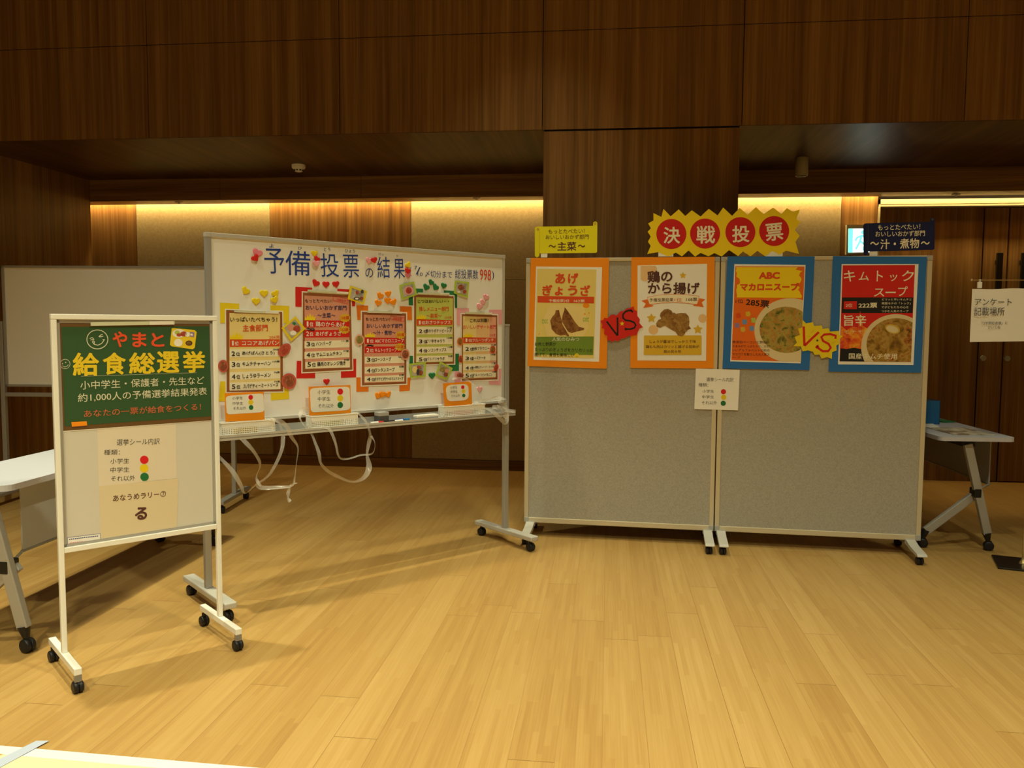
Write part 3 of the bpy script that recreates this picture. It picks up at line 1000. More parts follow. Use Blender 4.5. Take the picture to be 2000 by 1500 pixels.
for args in (
        (503, 494, 'pink', 'pink heart magnet left of the blue handwritten heading, above a red one', 9.5, 20),
        (498, 504, 'red', 'red heart magnet overlapping the pink heart left of the blue heading', 7.5, -40, .009),
        (614.5, 494.5, 'yellow', 'yellow heart magnet between the second and third heading characters', 6.6, 0),
        (618.5, 506, 'red', 'red heart magnet between a yellow and a pink one within the heading', 6.2, 30, .007),
        (616, 515, 'light_pink', 'light pink heart magnet lowest of the three inside the heading', 7.2, 0, .013),
        (721, 509, 'light_pink', 'light pink heart magnet left of a red one, before the fifth heading character', 7.2, 10),
        (730, 508, 'red', 'red heart magnet touching the fifth character of the blue heading', 6.6, -15, .008),
        (797.6, 517.5, 'yellow', 'yellow heart magnet at the right end of the blue heading', 6.2, -35),
        (796, 529, 'red', 'red heart magnet between a yellow and a pink one right of the heading', 6.2, 15, .007),
        (797, 537.5, 'pink', 'pink heart magnet lowest of the three right of the heading', 6.0, 0, .003),
        (480, 568, 'yellow', 'yellow heart magnet, leftmost above the yellow ranking poster', 8, 35),
        (516, 573, 'yellow', 'yellow heart magnet, middle of the row above the yellow ranking poster', 8, 0),
        (538.4, 573.5, 'yellow', 'yellow heart magnet, rightmost and upper above the yellow ranking poster', 7.5, -25),
        (536, 585.5, 'yellow', 'yellow heart magnet just under the rightmost of the yellow hearts', 7.5, -20, .007),
        (500.5, 588.5, 'yellow', 'bright yellow heart magnet holding the top of the yellow ranking poster', 8, 0),
        (617, 553, 'red', 'red heart magnet, left of the three above the red-cornered poster', 7.5, 28),
        (637, 555.5, 'red', 'red heart magnet, middle of the three above the red-cornered poster', 7, 0),
        (656.5, 555, 'red', 'red heart magnet, right of the three above the red-cornered poster', 7, -10),
        (638, 745, 'red', 'red heart magnet below the red-cornered poster', 6.2, 0),
        (743, 577.5, 'orange', 'orange heart magnet, upper left above the orange-cornered poster', 7, 25),
        (758.5, 573.5, 'orange', 'orange heart magnet, topmost above the orange-cornered poster', 6.5, -8),
        (739, 591.5, 'orange', 'orange heart magnet, lower left above the orange-cornered poster', 7, 12),
        (757.5, 587, 'orange', 'orange heart magnet, lower middle above the orange-cornered poster', 7, 0),
        (768, 590, 'orange', 'orange heart magnet, rightmost above the orange-cornered poster', 7, -25, .007),
        (738.5, 773, 'orange', 'orange heart magnet, left of three below the orange-cornered poster', 6.8, 25),
        (746.5, 770, 'orange', 'orange heart magnet, middle of three below the orange-cornered poster', 7, 10, .008),
        (758, 770.5, 'orange', 'orange heart magnet, right of three below the orange-cornered poster', 6.8, -20),
        (842.4, 551.5, 'green', 'green heart magnet, topmost above the green-cornered poster', 6, 30),
        (832.8, 561, 'green', 'green heart magnet, leftmost above the green-cornered poster', 7, 25),
        (851, 561, 'green', 'green heart magnet, third from left above the green-cornered poster', 7, 35),
        (867, 558, 'green', 'green heart magnet, rightmost above the green-cornered poster', 6.2, 12),
        (844, 733.5, 'green', 'green heart magnet between two food photos below the green-cornered poster', 7, 0),
        (949.6, 580.5, 'light_pink', 'light pink heart magnet, topmost above the dessert poster', 6.8, 20),
        (943, 590, 'light_pink', 'light pink heart magnet, middle of the slanting row above the dessert poster', 6, 30),
        (937, 598.5, 'light_pink', 'light pink heart magnet, lowest of the slanting row above the dessert poster', 7, 15),
        (937, 760, 'light_pink', 'light pink heart magnet below the dessert poster, right of an orange card', 6, 0)):
    heart(*args)


# ---- food photos stuck round the posters
def card(label, q, bm, blobs):
    c = (sum(p[0] for p in q) / 4, sum(p[1] for p in q) / 4)
    s = Sheet(WB, 'food_photo_card', label, 'photo', c, .0062, 'square food photos on the whiteboard')
    b = MB(); s.slab(b, q, bm, 0, .0008); s.put(b, 'border')
    inn = [(c[0] + (x - c[0]) * .76, c[1] + (y - c[1]) * .76) for x, y in q]
    b = MB(); s.face(b, inn, 'photo_grey', 1)
    k = hypot(q[0][0] - q[2][0], q[0][1] - q[2][1]) / 2
    for i, (dx, dy, rx, ry, mt) in enumerate(blobs):
        s.face(b, s.ell((c[0] + dx * k, c[1] + dy * k), rx * k, ry * k, 18), mt, 2 + i * .5)
    s.put(b, 'picture')


card('yellow-edged food photo, diagonal beside the yellow ranking poster', [(549.6, 640.8), (577, 617.5), (597, 642), (568.5, 667)], 'yellow',
     [(-.2, -.08, .33, .30, 'salmon'), (.28, .02, .30, .28, 'red_meal'), (-.02, .36, .26, .2, 'white_paper'), (.06, -.42, .14, .12, 'green')])
card('yellow-edged food photo at the top right of the red-cornered poster', [(684, 557.6), (716.8, 568.8), (711, 595), (679, 584)], 'yellow',
     [(.0, -.22, .14, .18, 'red_meal'), (-.05, .30, .26, .14, 'ink_soft'), (.35, .28, .16, .16, 'brown_meal'), (.42, -.30, .12, .16, 'ink_soft'), (-.05, .30, .16, .08, 'white_paper')])
card('lime-edged photo of a dish at the top left of the green-cornered poster', [(780, 556.8), (808.8, 549.6), (815, 576), (785, 585.6)], 'lime',
     [(.05, .02, .44, .42, 'light_pink'), (.05, .02, .30, .32, 'red_meal')])
card('lime-edged food photo at the top right of the green-cornered poster', [(888.8, 548), (916.8, 551), (913.6, 581.6), (886.4, 572.8)], 'lime',
     [(-.05, -.1, .30, .26, 'brown_meal'), (.28, .30, .18, .18, 'red_meal'), (-.25, .33, .15, .08, 'white_paper')])
card('lime-edged food photo at the bottom left of the green-cornered poster', [(798.8, 710.4), (831.6, 707), (831.6, 736), (802, 738.4)], 'lime',
     [(-.28, -.05, .26, .32, 'pale_yellow'), (.25, .25, .24, .24, 'brown_meal'), (.1, -.28, .18, .16, 'red_meal'), (.0, .18, .14, .30, 'ink_soft')])
card('lime-edged tilted food photo at the bottom right of the green-cornered poster', [(859.6, 705.6), (884.4, 719), (874, 742.4), (850, 733.6)], 'lime',
     [(-.05, -.18, .38, .26, 'green_meal'), (.18, .32, .22, .22, 'brown_meal'), (.28, -.05, .2, .2, 'salmon')])


def dish(label, c, rx, ry, rim, inner, rot=0):
    s = Sheet(WB, 'food_cutout', label, 'photo', c, .0065, 'round food cutouts on the whiteboard')
    b = MB(); s.slab(b, s.ell(c, rx, ry, 26, rot), rim, 0, .0008); s.put(b, 'plate_rim')
    b = MB(); s.face(b, s.ell(c, rx * .74, ry * .74, 22, rot), inner, 1); s.put(b, 'picture')


for a in (('round red food cutout on the left edge of the yellow ranking poster', (436, 715), 10, 12.2, 'dish_red', 'brown_meal'),
          ('tilted oval red food cutout on the right edge of the yellow ranking poster', (555.5, 683.5), 10, 15, 'dish_red', 'red_meal', .75),
          ('largest round red dish cutout at the lower right of the yellow ranking poster', (564.3, 744.6), 14.6, 15.6, 'dish_red', 'brown_meal'),
          ('round pale pink soup cutout on the left edge of the orange-cornered poster', (702.2, 663.6), 9.2, 10.4, 'dessert_pink', 'green_meal'),
          ('round pink soup cutout on the right edge of the orange-cornered poster', (791.6, 692), 8.6, 11, 'salmon', 'brown_meal'),
          ('round orange cutout at the top left edge of the dessert poster', (898.8, 667.2), 6, 8, 'orange_deep', 'fried_chicken'),
          ('round brown cutout midway down the left edge of the dessert poster', (899.8, 701.5), 4.2, 7, 'red_orange', 'brown_meal'),
          ('round cutout on the second row of the dessert poster', (962.6, 682.5), 5.2, 7.4, 'red_orange', 'fried_chicken'),
          ('small red cutout on the right edge of the dessert poster', (969.4, 717.8), 4.2, 7, 'red_orange', 'red_meal', .3),
          ('dark red berry cutout at the bottom left of the dessert poster', (899, 732.8), 6.8, 4.2, 'red_meal', 'brown_meal')):
    dish(*a)


# ---- tray: baskets, cards, pens
def basket(label, u0, u1, sheet, cname, z0=.8485, h=.072):
    y0, y1 = -.093, -.027
    t = thing('plastic_basket', label, 'basket', WB.world((u0 + u1) / 2, z0, .06), WB.a, 'baskets on the whiteboard tray')
    W = (u1 - u0) / 2; b = MB(); D = .033; mt = 'plastic_white'
    b.box((-W, -D, 0), (W, D, .002), mt)
    n = 24
    for sy in (-1, 1):
        y = sy * D
        b.box((-W, y - .001, h * .60), (W, y + .001, h - .006), mt)
        for z in (.002, .010, .019, .028, .037):
            b.box((-W, y - .0009, z), (W, y + .0009, z + .0042), mt)
        for i in range(n + 1):
            x = -W + 2 * W * i / n
            b.box((x - .0013, y - .0011, 0), (x + .0013, y + .0011, h * .62), mt)
    for sx in (-1, 1):
        x = sx * W
        b.box((x - .001, -D, h * .6), (x + .001, D, h - .006), mt)
        for z in (.002, .010, .019, .028, .037):
            b.box((x - .0009, -D, z), (x + .0009, D, z + .0042), mt)
        for i in range(6):
            y = -D + 2 * D * i / 5
            b.box((x - .0011, y - .0018, 0), (x + .0011, y + .0018, h * .62), mt)
    b.build('basket_body', t)
    b = MB()
    for a, c in (((-W - .004, -D - .004), (W + .004, -D + .001)), ((-W - .004, D - .001), (W + .004, D + .004)), ((-W - .004, -D), (-W + .001, D)), ((W - .001, -D), (W + .004, D))):
        b.box((a[0], a[1], h - .006), (c[0], c[1], h), mt)
    b.build('basket_rim', t, .001)
    o = MB().box((-W * .55, -D + .004, .003), (W * .35, -D + .012, .046), sheet).build('sticker_sheet', loc=WB.world((u0 + u1) / 2, z0, .06))
    o.rotation_euler = (0, 0, WB.a)
    tag(o, '%s sticker sheet seen through the holes of the %s basket' % (cname, label.split(' ')[0]), 'sticker sheet', 'sticker sheets in the baskets')


basket('left white mesh basket on the whiteboard tray', .036, .306, 'dot_yellow', 'yellow')
basket('middle white mesh basket on the whiteboard tray', .507, .776, 'lime_print', 'lime')
basket('right white mesh basket on the whiteboard tray', 1.352, 1.648, 'light_pink', 'pink')


def legend(label, q, lab, texts, dots, off=.040, lab_r=.12):
    c = (sum(p[0] for p in q) / 4, sum(p[1] for p in q) / 4)
    s = Sheet(WB, 'legend_card', label, 'card', c, off, 'orange vote legend cards')
    b = MB(); s.slab(b, q, 'orange', 0, .0012); s.put(b, 'backing')
    b = MB(); pts = []
    cc = (sum(p[0] for p in lab) / 4, sum(p[1] for p in lab) / 4)
    for i in range(4):
        p, pv, nx = lab[i], lab[i - 1], lab[(i + 1) % 4]
        for k in range(5):
            f = k / 4; a = lab_r
            e0 = (p[0] + (pv[0] - p[0]) * a, p[1] + (pv[1] - p[1]) * a * 1.3); e1 = (p[0] + (nx[0] - p[0]) * a, p[1] + (nx[1] - p[1]) * a * 1.3)
            pts.append(((1 - f) ** 2 * e0[0] + 2 * f * (1 - f) * p[0] + f * f * e1[0], (1 - f) ** 2 * e0[1] + 2 * f * (1 - f) * p[1] + f * f * e1[1]))
    s.face(b, pts, 'print_white', 1); lb = s.put(b, 'label')
    b = MB()
    for tx, a, e, h in texts:
        s.text(b, tx, a, e, h, 'ink_soft', 2)
    o = s.put(b, 'lettering'); o.parent = lb
    for (c_, r, mt) in dots:
        b = MB(); s.slab(b, s.ell(c_, r, r * 1.08, 20), mt, 2, .0006); s.put(b, 'colour_dot', mt.split('_')[1] + ' dot')


legend('orange vote legend card standing in the left basket, lowest at the left', ZC((180, 1050), (655, 1030), (668, 1375), (190, 1398)), ZC((192, 1085), (650, 1048), (665, 1278), (205, 1312)),
       [T_(ZC, '小学生', 272, 400, 1092, 1130, dy=-3), T_(ZC, '中学生', 275, 402, 1158, 1195, dy=-3), T_(ZC, 'それ以外', 285, 440, 1217, 1256, dy=-6)],
       [(ZC((497, 1100))[0], 4.5, 'dot_red'), (ZC((498, 1160))[0], 4.7, 'dot_yellow'), (ZC((502, 1224))[0], 4.4, 'dot_green')])
legend('orange vote legend card standing in the middle basket, with the clearest lettering', ZC((1205, 970), (1715, 950), (1722, 1290), (1215, 1325)), ZC((1218, 990), (1705, 965), (1715, 1252), (1232, 1288)),
       [T_(ZC, '小学生', 1312, 1470, 1012, 1062, dy=-2), T_(ZC, '中学生', 1315, 1470, 1095, 1145, dy=-2), T_(ZC, 'それ以外', 1320, 1512, 1180, 1230, dy=-4)],
       [(ZC((1590, 1030))[0], 5.6, 'dot_red'), (ZC((1590, 1112))[0], 5.7, 'dot_yellow'), (ZC((1590, 1195))[0], 5.5, 'dot_green')])
legend('orange vote legend card with rounded white window standing in the right basket', ZE((1095, 930), (1440, 905), (1452, 1185), (1115, 1215)), ZE((1125, 955), (1405, 930), (1410, 1130), (1145, 1155)),
       [T_(ZE, '小学生', 1182, 1268, 965, 1000, dy=-4), T_(ZE, '中学生', 1188, 1272, 1018, 1052, dy=-4), T_(ZE, 'それ以外', 1195, 1300, 1068, 1102, dy=-6)],
       [(ZE((1336, 976))[0], 3.3, 'dot_red'), (ZE((1345, 1026))[0], 3.6, 'dot_yellow'), (ZE((1348, 1078))[0], 3.2, 'dot_green')], lab_r=.25)


def onbar(px, py, off=.07):
    return WB.uz(px, py, off)


def tray_box(name, label, cat, u0, u1, parts):
    t = thing(name, label, cat, WB.world((u0 + u1) / 2, .849, .06), WB.a)
    for pn, a, c, mt in parts:
        MB().box(a, c, mt).build(pn, t, .003)


u0, u1 = onbar(738, 815)[0], onbar(757, 813)[0]
tray_box('board_eraser', 'dark board eraser with pale grey top standing on the whiteboard tray', 'eraser', u0, u1,
         [('felt_pad', (-(u1 - u0) / 2, -.026, 0), ((u1 - u0) / 2, .030, .042), 'dark_grey'), ('grip', (-(u1 - u0) / 2, -.026, .042), ((u1 - u0) / 2, .030, .064), 'mid_grey')])
u0, u1 = onbar(812, 816)[0], onbar(853, 812)[0]
tray_box('white_eraser', 'flat white and grey eraser lying on the tray left of the right basket', 'eraser', u0, u1,
         [('felt_pad', (-(u1 - u0) / 2, -.028, 0), ((u1 - u0) / 2, .020, .016), 'mid_grey'), ('grip', (-(u1 - u0) / 2, -.028, .016), ((u1 - u0) / 2, .020, .030), 'plastic_white')])
for (pa, pb, body, cap, lb, y, z) in (((722, 823), (746, 821), 'plastic_white', 'red', 'red-capped white marker lying on the tray front right of the middle basket', -.082, .857),
                                      ((755, 820), (784, 817.5), 'plastic_white', 'black_plastic', 'black-capped white marker lying on the tray beside a blue one', -.082, .857),
                                      ((773, 816), (801, 813.5), 'marker_blue', 'blue_box', 'blue marker lying on the tray behind the black-capped one', -.060, .858)):
    ua, ub = onbar(*pa)[0], onbar(*pb)[0]; L_ = ub - ua
    t = thing('marker_pen', lb, 'pen', WB.world((ua + ub) / 2, z, -y), WB.a, 'markers on the tray')
    MB().cyl((-L_ / 2 if cap != 'black_plastic' else -L_ / 2 + L_ * .42, 0, 0), (L_ / 2 - L_ * .40 if cap != 'black_plastic' else L_ / 2, 0, 0), .0078, body, 14).build('barrel', t)
    a, c = (L_ / 2 - L_ * .42, L_ / 2) if cap != 'black_plastic' else (-L_ / 2, -L_ / 2 + L_ * .44)
    MB().cyl((a, 0, 0), (c, 0, 0), .0085, cap, 14).build('cap', t)

# ---- clear plastic tape tied round the baskets
ZS, ZT2 = Z(400, 750, 5.556), Z(680, 730, 5.556)


def tape(label, anchor, strands):
    s = Sheet(WB, 'plastic_tape', label, 'tape', anchor, .105, 'clear tapes tied round the baskets')
    for zf, pts, wds, sway in strands:
        P = []
        for i, p in enumerate(zf(*pts)):
            q = s.L(*p); q.y += .018 * sin(i * 1.3 + sway) - .006; P.append(q)
        MB().ribbon(P, [k / 5.556 * .0022 for k in wds], (0, 1, 0), 'clear_tape', lambda u, k=sway: .75 * sin(11 * u + k), 4).build('strand', s.root)


tape('long clear plastic tape hanging in loops from the left basket', (520, 850), [
    (ZS, [(375, 480), (380, 560), (430, 620), (500, 710), (570, 820), (600, 900), (570, 1000), (572, 1060), (590, 1100)], [60, 62, 58, 46, 38, 26, 40, 44, 30], 0.2),
    (ZS, [(90, 720), (170, 800), (290, 945), (370, 1090), (430, 1185), (560, 1100), (680, 1010), (740, 890), (810, 720), (845, 600), (850, 520), (800, 420), (700, 365)], [50, 58, 62, 46, 24, 36, 28, 40, 44, 52, 60, 66, 50], 1.0),
    (ZS, [(720, 380), (800, 400), (870, 460), (930, 570), (1020, 690), (1000, 850), (960, 1010), (925, 1095), (800, 1118), (620, 1128), (560, 1085)], [40, 60, 56, 46, 22, 32, 40, 24, 56, 60, 30], 2.2),
    (ZS, [(935, 1090), (925, 1150), (895, 1215), (905, 1270)], [20, 34, 60, 40], .5),
    (ZS, [(920, 1105), (965, 1085), (1005, 1075)], [22, 26, 14], .1)])
tape('long clear plastic tape hanging in a wide loop from the middle basket', (668, 850), [
    (ZS, [(1150, 400), (1155, 490), (1180, 600), (1215, 740), (1240, 850), (1320, 930), (1440, 1000), (1590, 1058), (1700, 1010), (1768, 900), (1768, 760), (1795, 620), (1780, 530), (1720, 400), (1640, 305)],
     [70, 80, 72, 60, 30, 50, 54, 26, 60, 84, 30, 58, 40, 70, 50], .4),
    (ZS, [(1270, 465), (1350, 490), (1395, 630), (1440, 790), (1560, 812), (1700, 775), (1812, 752), (1822, 640), (1790, 560)], [46, 44, 34, 24, 24, 26, 22, 30, 40], 1.6),
    (ZS, [(1130, 265), (1060, 285), (1022, 370), (1060, 450), (1120, 470)], [60, 56, 26, 30, 40], .9)])
tape('crumpled clear plastic tape tied in a bow at the right end of the tray', (965, 800), [
    (ZT2, [(1345, 300), (1410, 320), (1500, 285), (1590, 255), (1690, 280), (1710, 330)], [40, 50, 44, 40, 50, 40], .2),
    (ZT2, [(1500, 380), (1560, 400), (1620, 470), (1670, 525), (1715, 510), (1725, 440), (1660, 370), (1600, 350)], [50, 60, 70, 66, 60, 80, 90, 60], 1.2),
    (ZT2, [(1560, 360), (1650, 370), (1730, 395), (1795, 405)], [70, 84, 60, 56], .1),
    (ZT2, [(1640, 300), (1690, 350), (1700, 420), (1680, 480)], [60, 80, 90, 60], 2.0),
    (ZT2, [(1130, 60), (1180, 48), (1240, 50), (1320, 95), (1400, 190), (1450, 300)], [30, 36, 30, 28, 24, 24], .4)])

# ================================================================== easel with the chalkboard poster
EB = Board((-2.115, 2.924), 48)
t = thing('whiteboard_easel', 'small white rolling easel board carrying the green chalkboard poster, nearest the camera', 'easel', EB.p, EB.a)
U0, U1, ZB, ZT = -.010, .633, .496, 1.429
b = MB()
b.box((U0, -.013, ZT - .020), (U1, .013, ZT), 'white_enamel'); b.build('rail', t, .002)
MB().box((U0 + .02, -.013, ZB), (U1 - .02, .013, ZB + .021), 'white_enamel').build('rail', t, .002)
for x in (U0, U1 - .020):
    MB().box((x, -.012, .098), (x + .020, .012, ZT - .0205), 'white_enamel').build('post', t, .003)
b = MB()
for a, c in (((U0 + .021, ZT - .034), (U1 - .021, ZT - .021)), ((U0 + .021, ZB + .021), (U1 - .021, ZB + .033)), ((U0 + .021, ZB + .021), (U0 + .031, ZT - .021)), ((U1 - .031, ZB + .021), (U1 - .021, ZT - .021))):
    b.box((a[0], -.004, a[1]), (c[0], .010, c[1]), 'alu')
b.build('inner_frame', t)
MB().box((U0 + .025, .000, ZB + .025), (U1 - .025, .008, ZT - .025), 'easel_white').build('writing_surface', t)
for x in (U0 + .010, U1 - .010):
    b = MB(); b.box((x - .0135, -.205, .072), (x + .0135, .205, .098), 'white_enamel')
    f = b.build('foot', t, .002)
    MB().box((x - .0125, -.2045, .046), (x + .0125, -.186, .0725), 'steel_grey').build('end_cap', f)
    for y in (-.190, .190):
        caster(f, x, y, .0235, .034, (1, .1, 0), .012)
e = Sheet(EB, 'chalkboard_poster', 'green chalkboard-style poster with yellow and red lettering on the small easel', 'poster', (270, 737), .0015)
ZF = Z(90, 590, 5.556)
outer = [(109.4, 630), (416.9, 627.5), (421.7, 821.3), (118, 843.8)]
b = MB(); e.slab(b, outer, 'white_paper', 0, .0008); e.put(b, 'paper')
b = MB(); e.face(b, ZF((120, 228), (1808, 216), (1836, 1280), (162, 1400)), 'brown', 1); e.put(b, 'printed_border', 'brown printed wooden border')
b = MB(); e.face(b, ZF((165, 270), (1768, 262), (1800, 1238), (203, 1350)), 'chalk_green', 2); e.put(b, 'green_ground', 'green printed chalkboard')
b = MB()
for tx, x0, x1, y0, y1 in (('や', 722, 880, 318, 490), ('ま', 935, 1090, 328, 490), ('と', 1140, 1282, 335, 485)):
    e.text(b, tx, *ZF((x0, y1), (x1, y1)), (y1 - y0) / 5.556, 'chalk_red', 4, .026)
e.put(b, 'red_lettering', 'red rounded lettering')
b = MB()
for tx, x0, x1, y0, y1 in (('給', 288, 575, 550, 805), ('食', 615, 865, 548, 790), ('総', 898, 1182, 548, 780), ('選', 1200, 1445, 535, 772), ('挙', 1480, 1728, 532, 768)):
    e.text(b, tx, *ZF((x0, y1), (x1, y1 - 4)), (y1 - y0) / 5.556, 'chalk_yellow', 4, .025)
e.put(b, 'yellow_lettering', 'large yellow lettering')
b = MB()
e.text(b, '小中学生・保護者・先生など', *ZF((370, 950), (1715, 890)), 90 / 5.556, 'chalk_white', 4, .004)
e.text(b, '約1,000人の予備選挙結果発表', *ZF((345, 1090), (1745, 1010)), 92 / 5.556, 'chalk_white', 4, .004)
e.stroke(b, ZF((380, 805), (1630, 766)), .5, 'chalk_white', 4)
e.put(b, 'white_lettering', 'pale chalk lettering')
b = MB(); e.text(b, 'あなたの一票が給食をつくる！', *ZF((410, 1252), (1680, 1170)), 76 / 5.556, 'dull_red_chalk', 4, .004); e.put(b, 'slogan_lettering', 'dull red lettering')


def ring(s, mb, c, rx, ry, w_, mt, lev, a0=0, a1=2 * pi):
    n = 32
    o = s.ell(c, rx, ry, n, 0, a0, a1); i = s.ell(c, rx - w_, ry - w_, n, 0, a0, a1)
    k = len(o); cl = a1 - a0 > 6.28
    mb.add([s.L(*p, lev) for p in o + i], [(j, (j + 1) % k, k + (j + 1) % k, k + j) for j in range(k if cl else k - 1)], mt)


b = MB(); ring(e, b, ZF((555, 405))[0], 21.3, 19.3, 1.6, 'chalk_white', 4)
for st in ([(472, 395), (500, 385), (515, 400)], [(480, 412), (505, 405), (522, 408)], [(570, 375), (595, 355), (612, 350)], [(575, 378), (600, 375), (618, 370)],
           [(500, 430), (520, 458), (560, 468), (600, 450), (625, 418), (632, 402)], [(500, 425), (512, 420), (525, 432), (520, 452)], [(612, 408), (632, 408)]):
    e.stroke(b, ZF(*st), 1.5, 'chalk_white', 4)
e.put(b, 'smiley_drawing', 'laughing round chalk face')
b = MB(); ring(e, b, ZF((205, 672))[0], 10, 9.6, .9, 'chalk_white', 4)
for c_ in ((178, 668), (212, 655)):
    e.face(b, e.ell(ZF(c_)[0], 1, 1.3, 10), 'chalk_white', 4)
e.stroke(b, ZF((175, 690), (200, 705), (228, 695), (240, 678)), 1, 'chalk_white', 4)
e.put(b, 'small_smiley_drawing', 'small smiling chalk face')
b = MB(); q = ZF((1362, 284), (1385, 282), (1610, 303), (1632, 325), (1612, 495), (1590, 512), (1360, 480), (1342, 462))
e.face(b, q, 'chalk_yellow', 4)
e.face(b, e.ell(ZF((1440, 340))[0], 13, 8.4, 20), 'print_white', 5); e.face(b, e.ell(ZF((1432, 440))[0], 8.4, 7.6, 20), 'print_white', 5)
for (c_, r1, r2, mt) in (((1420, 330), 5, 4, 'leaf_green'), ((1440, 355), 5, 3.6, 'red_meal'), ((1490, 345), 6.5, 5, 'red_meal'), ((1530, 350), 5, 5, 'print_white'), ((1548, 445), 6.8, 5, 'ink_brown'), ((1545, 443), 4, 3, 'ochre')):
    e.face(b, e.ell(ZF(c_)[0], r1, r2, 16), mt, 6)
e.face(b, ZF((1562, 322), (1608, 330), (1602, 382), (1555, 372)), 'purple', 5.5); e.face(b, ZF((1566, 340), (1590, 345), (1586, 365), (1562, 360)), 'print_white', 6)
e.put(b, 'tray_picture', 'yellow lunch tray drawing')
b = MB(); e.face(b, ZF((272, 1302), (440, 1292), (445, 1340), (280, 1354)), 'orange', 4); e.face(b, ZF((280, 1352), (443, 1338), (440, 1348), (285, 1362)), 'ink_brown', 4); e.put(b, 'eraser_drawing', 'orange eraser drawing')
magnet_bar(EB, 'long bar magnet across the top of the green chalkboard poster', ZF((480, 218), (1390, 205), (1388, 243), (482, 258)), .0025)

ZG = Z(90, 830, 5.556)
e = Sheet(EB, 'notice_sheet', 'white sheet with red, yellow and green dots on the easel under the chalkboard poster', 'sheet', (267, 895), .0005)
b = MB(); e.slab(b, ZG((556, 40), (1410, -10), (1414, 577), (572, 668)), 'sheet_warm', 0, .0004); sh = e.put(b, 'paper')
b = MB()
for tx, a, c, h in (T_(ZG, '選挙シール内訳', 765, 1232, 155, 224, dy=-14), T_(ZG, '種類：', 625, 800, 270, 328, dy=-4), T_(ZG, '小学生', 695, 900, 365, 422, dy=-6), T_(ZG, '中学生', 695, 903, 460, 518, dy=-6), T_(ZG, 'それ以外', 702, 965, 555, 612, dy=-10)):
    e.text(b, tx, a, c, h, 'ink_soft', 1, .0)
e.put(b, 'lettering')
for c_, mt in (((1065, 378), 'dot_red'), ((1063, 470), 'dot_yellow'), ((1068, 563), 'dot_green')):
    b = MB(); e.slab(b, e.ell(ZG(c_)[0], 8.3, 8, 24), mt, 1.5, .0004); e.put(b, 'colour_dot', mt.split('_')[1] + ' dot')
e = Sheet(EB, 'puzzle_sheet', 'cream sheet with one big character at the bottom of the easel board', 'sheet', (267, 985), .0010)
b = MB(); e.slab(b, ZG((575, 665), (1435, 580), (1415, 1150), (595, 1245)), 'cream_paper', 0, .0004); e.put(b, 'paper')
b = MB(); e.text(b, 'あなうめラリー⑦', *ZG((725, 832), (1300, 776)), 66 / 5.556, 'ink_brown', 1, .012); e.text(b, 'る', *ZG((955, 1030), (1090, 1030)), 138 / 5.556, 'ink_brown', 1, .035); e.put(b, 'lettering')
e = Sheet(EB, 'label_sticker', 'narrow white sticker with a blue edge at the lower left of the easel board', 'sticker', (165, 1055), .0003)
b = MB(); e.slab(b, ZG((232, 1222), (590, 1178), (590, 1250), (232, 1302)), 'board_white', 0, .0003); e.put(b, 'sticker_face')
b = MB(); q = ZG((232, 1222), (590, 1178), (590, 1250), (232, 1302))
for i in range(4):
    e.stroke(b, [q[i], q[(i + 1) % 4]], .7, 'marker_thin_blue', 1)
for i in range(16):
    x = 250 + i * 20
    e.stroke(b, ZG((x, 1242 - (x - 250) * .12), (x + 14, 1240 - (x - 250) * .12)), 1.8, 'marker_thin_blue', 1)
for i in range(10):
    x = 255 + i * 19
    e.stroke(b, ZG((x, 1284 - (x - 250) * .12), (x + 13, 1282 - (x - 250) * .12)), 1.6, 'marker_red', 1)
e.put(b, 'printed_lines')

# ================================================================== grey partitions
PB = Board((-.5, 5.34), -3.0)
PT, PZ = 1.829, .094


def partition(u0, u1, label, feet):
    t = thing('partition_panel', label, 'partition', PB.world(u0, 0), PB.a, 'grey rolling partitions')
    W = u1 - u0
    MB().box((.026, -.010, PZ + .028), (W - .026, .010, PT - .020), 'grey_felt').build('felt_panel', t)
    b = MB()
    b.box((.03, -.016, PT - .022), (W - .03, .016, PT), 'panel_frame'); b.box((.03, -.016, PZ), (W - .03, .016, PZ + .034), 'panel_frame')
    b.box((0, -.016, PZ + .03), (.028, .016, PT - .03), 'panel_frame'); b.box((W - .028, -.016, PZ + .03), (W, .016, PT - .03), 'panel_frame')
    b.build('frame', t, .003)
    for x0, x1 in ((0, .0305), (W - .0305, W)):
        for z0, z1 in ((PZ, PZ + .036), (PT - .030, PT)):
            MB().box((x0 - .0005, -.018, z0), (x1 + .0005, .018, z1), 'grey_cap').build('corner_cap', t, .003)
    for x in feet:
        b = MB()
        for sg in (-1, 1):
            p = [(-.014, .100), (-.10, .082), (-.235, .070), (-.255, .062), (-.255, .053), (-.10, .060), (-.014, .072)]
            b.prism([(x - .027, -sg * a if sg < 0 else a, z) if False else (x - .027, sg * a, z) for a, z in p], (.054, 0, 0), 'alu_pale')
        b.box((x - .030, -.020, .068), (x + .030, .020, .104), 'grey_cap')
        f = b.build('foot', t, .004)
        for y in (-.215, .215):
            caster(f, x - .004, y, .0235, .036, (1, .15, 0), .008)
    return t


partition(-.036, 1.187, 'left grey felt partition on casters carrying two orange-edged posters', (.042, 1.187))
partition(1.194, 2.424, 'right grey felt partition on casters carrying two blue-edged posters', (.040, 1.170))
P0 = .0165


def menu(label, outer, sheet, mount, at, off=P0):
    s = Sheet(PB, 'menu_poster', label, 'poster', at, off, 'menu posters on the partitions')
    b = MB(); s.slab(b, outer, mount, 0, .0008); s.put(b, 'mount', mount.split('_')[0] + ' card mount')
    b = MB(); s.slab(b, sheet, 'white_paper', 1.6, .0006); s.put(b, 'paper')
    return s


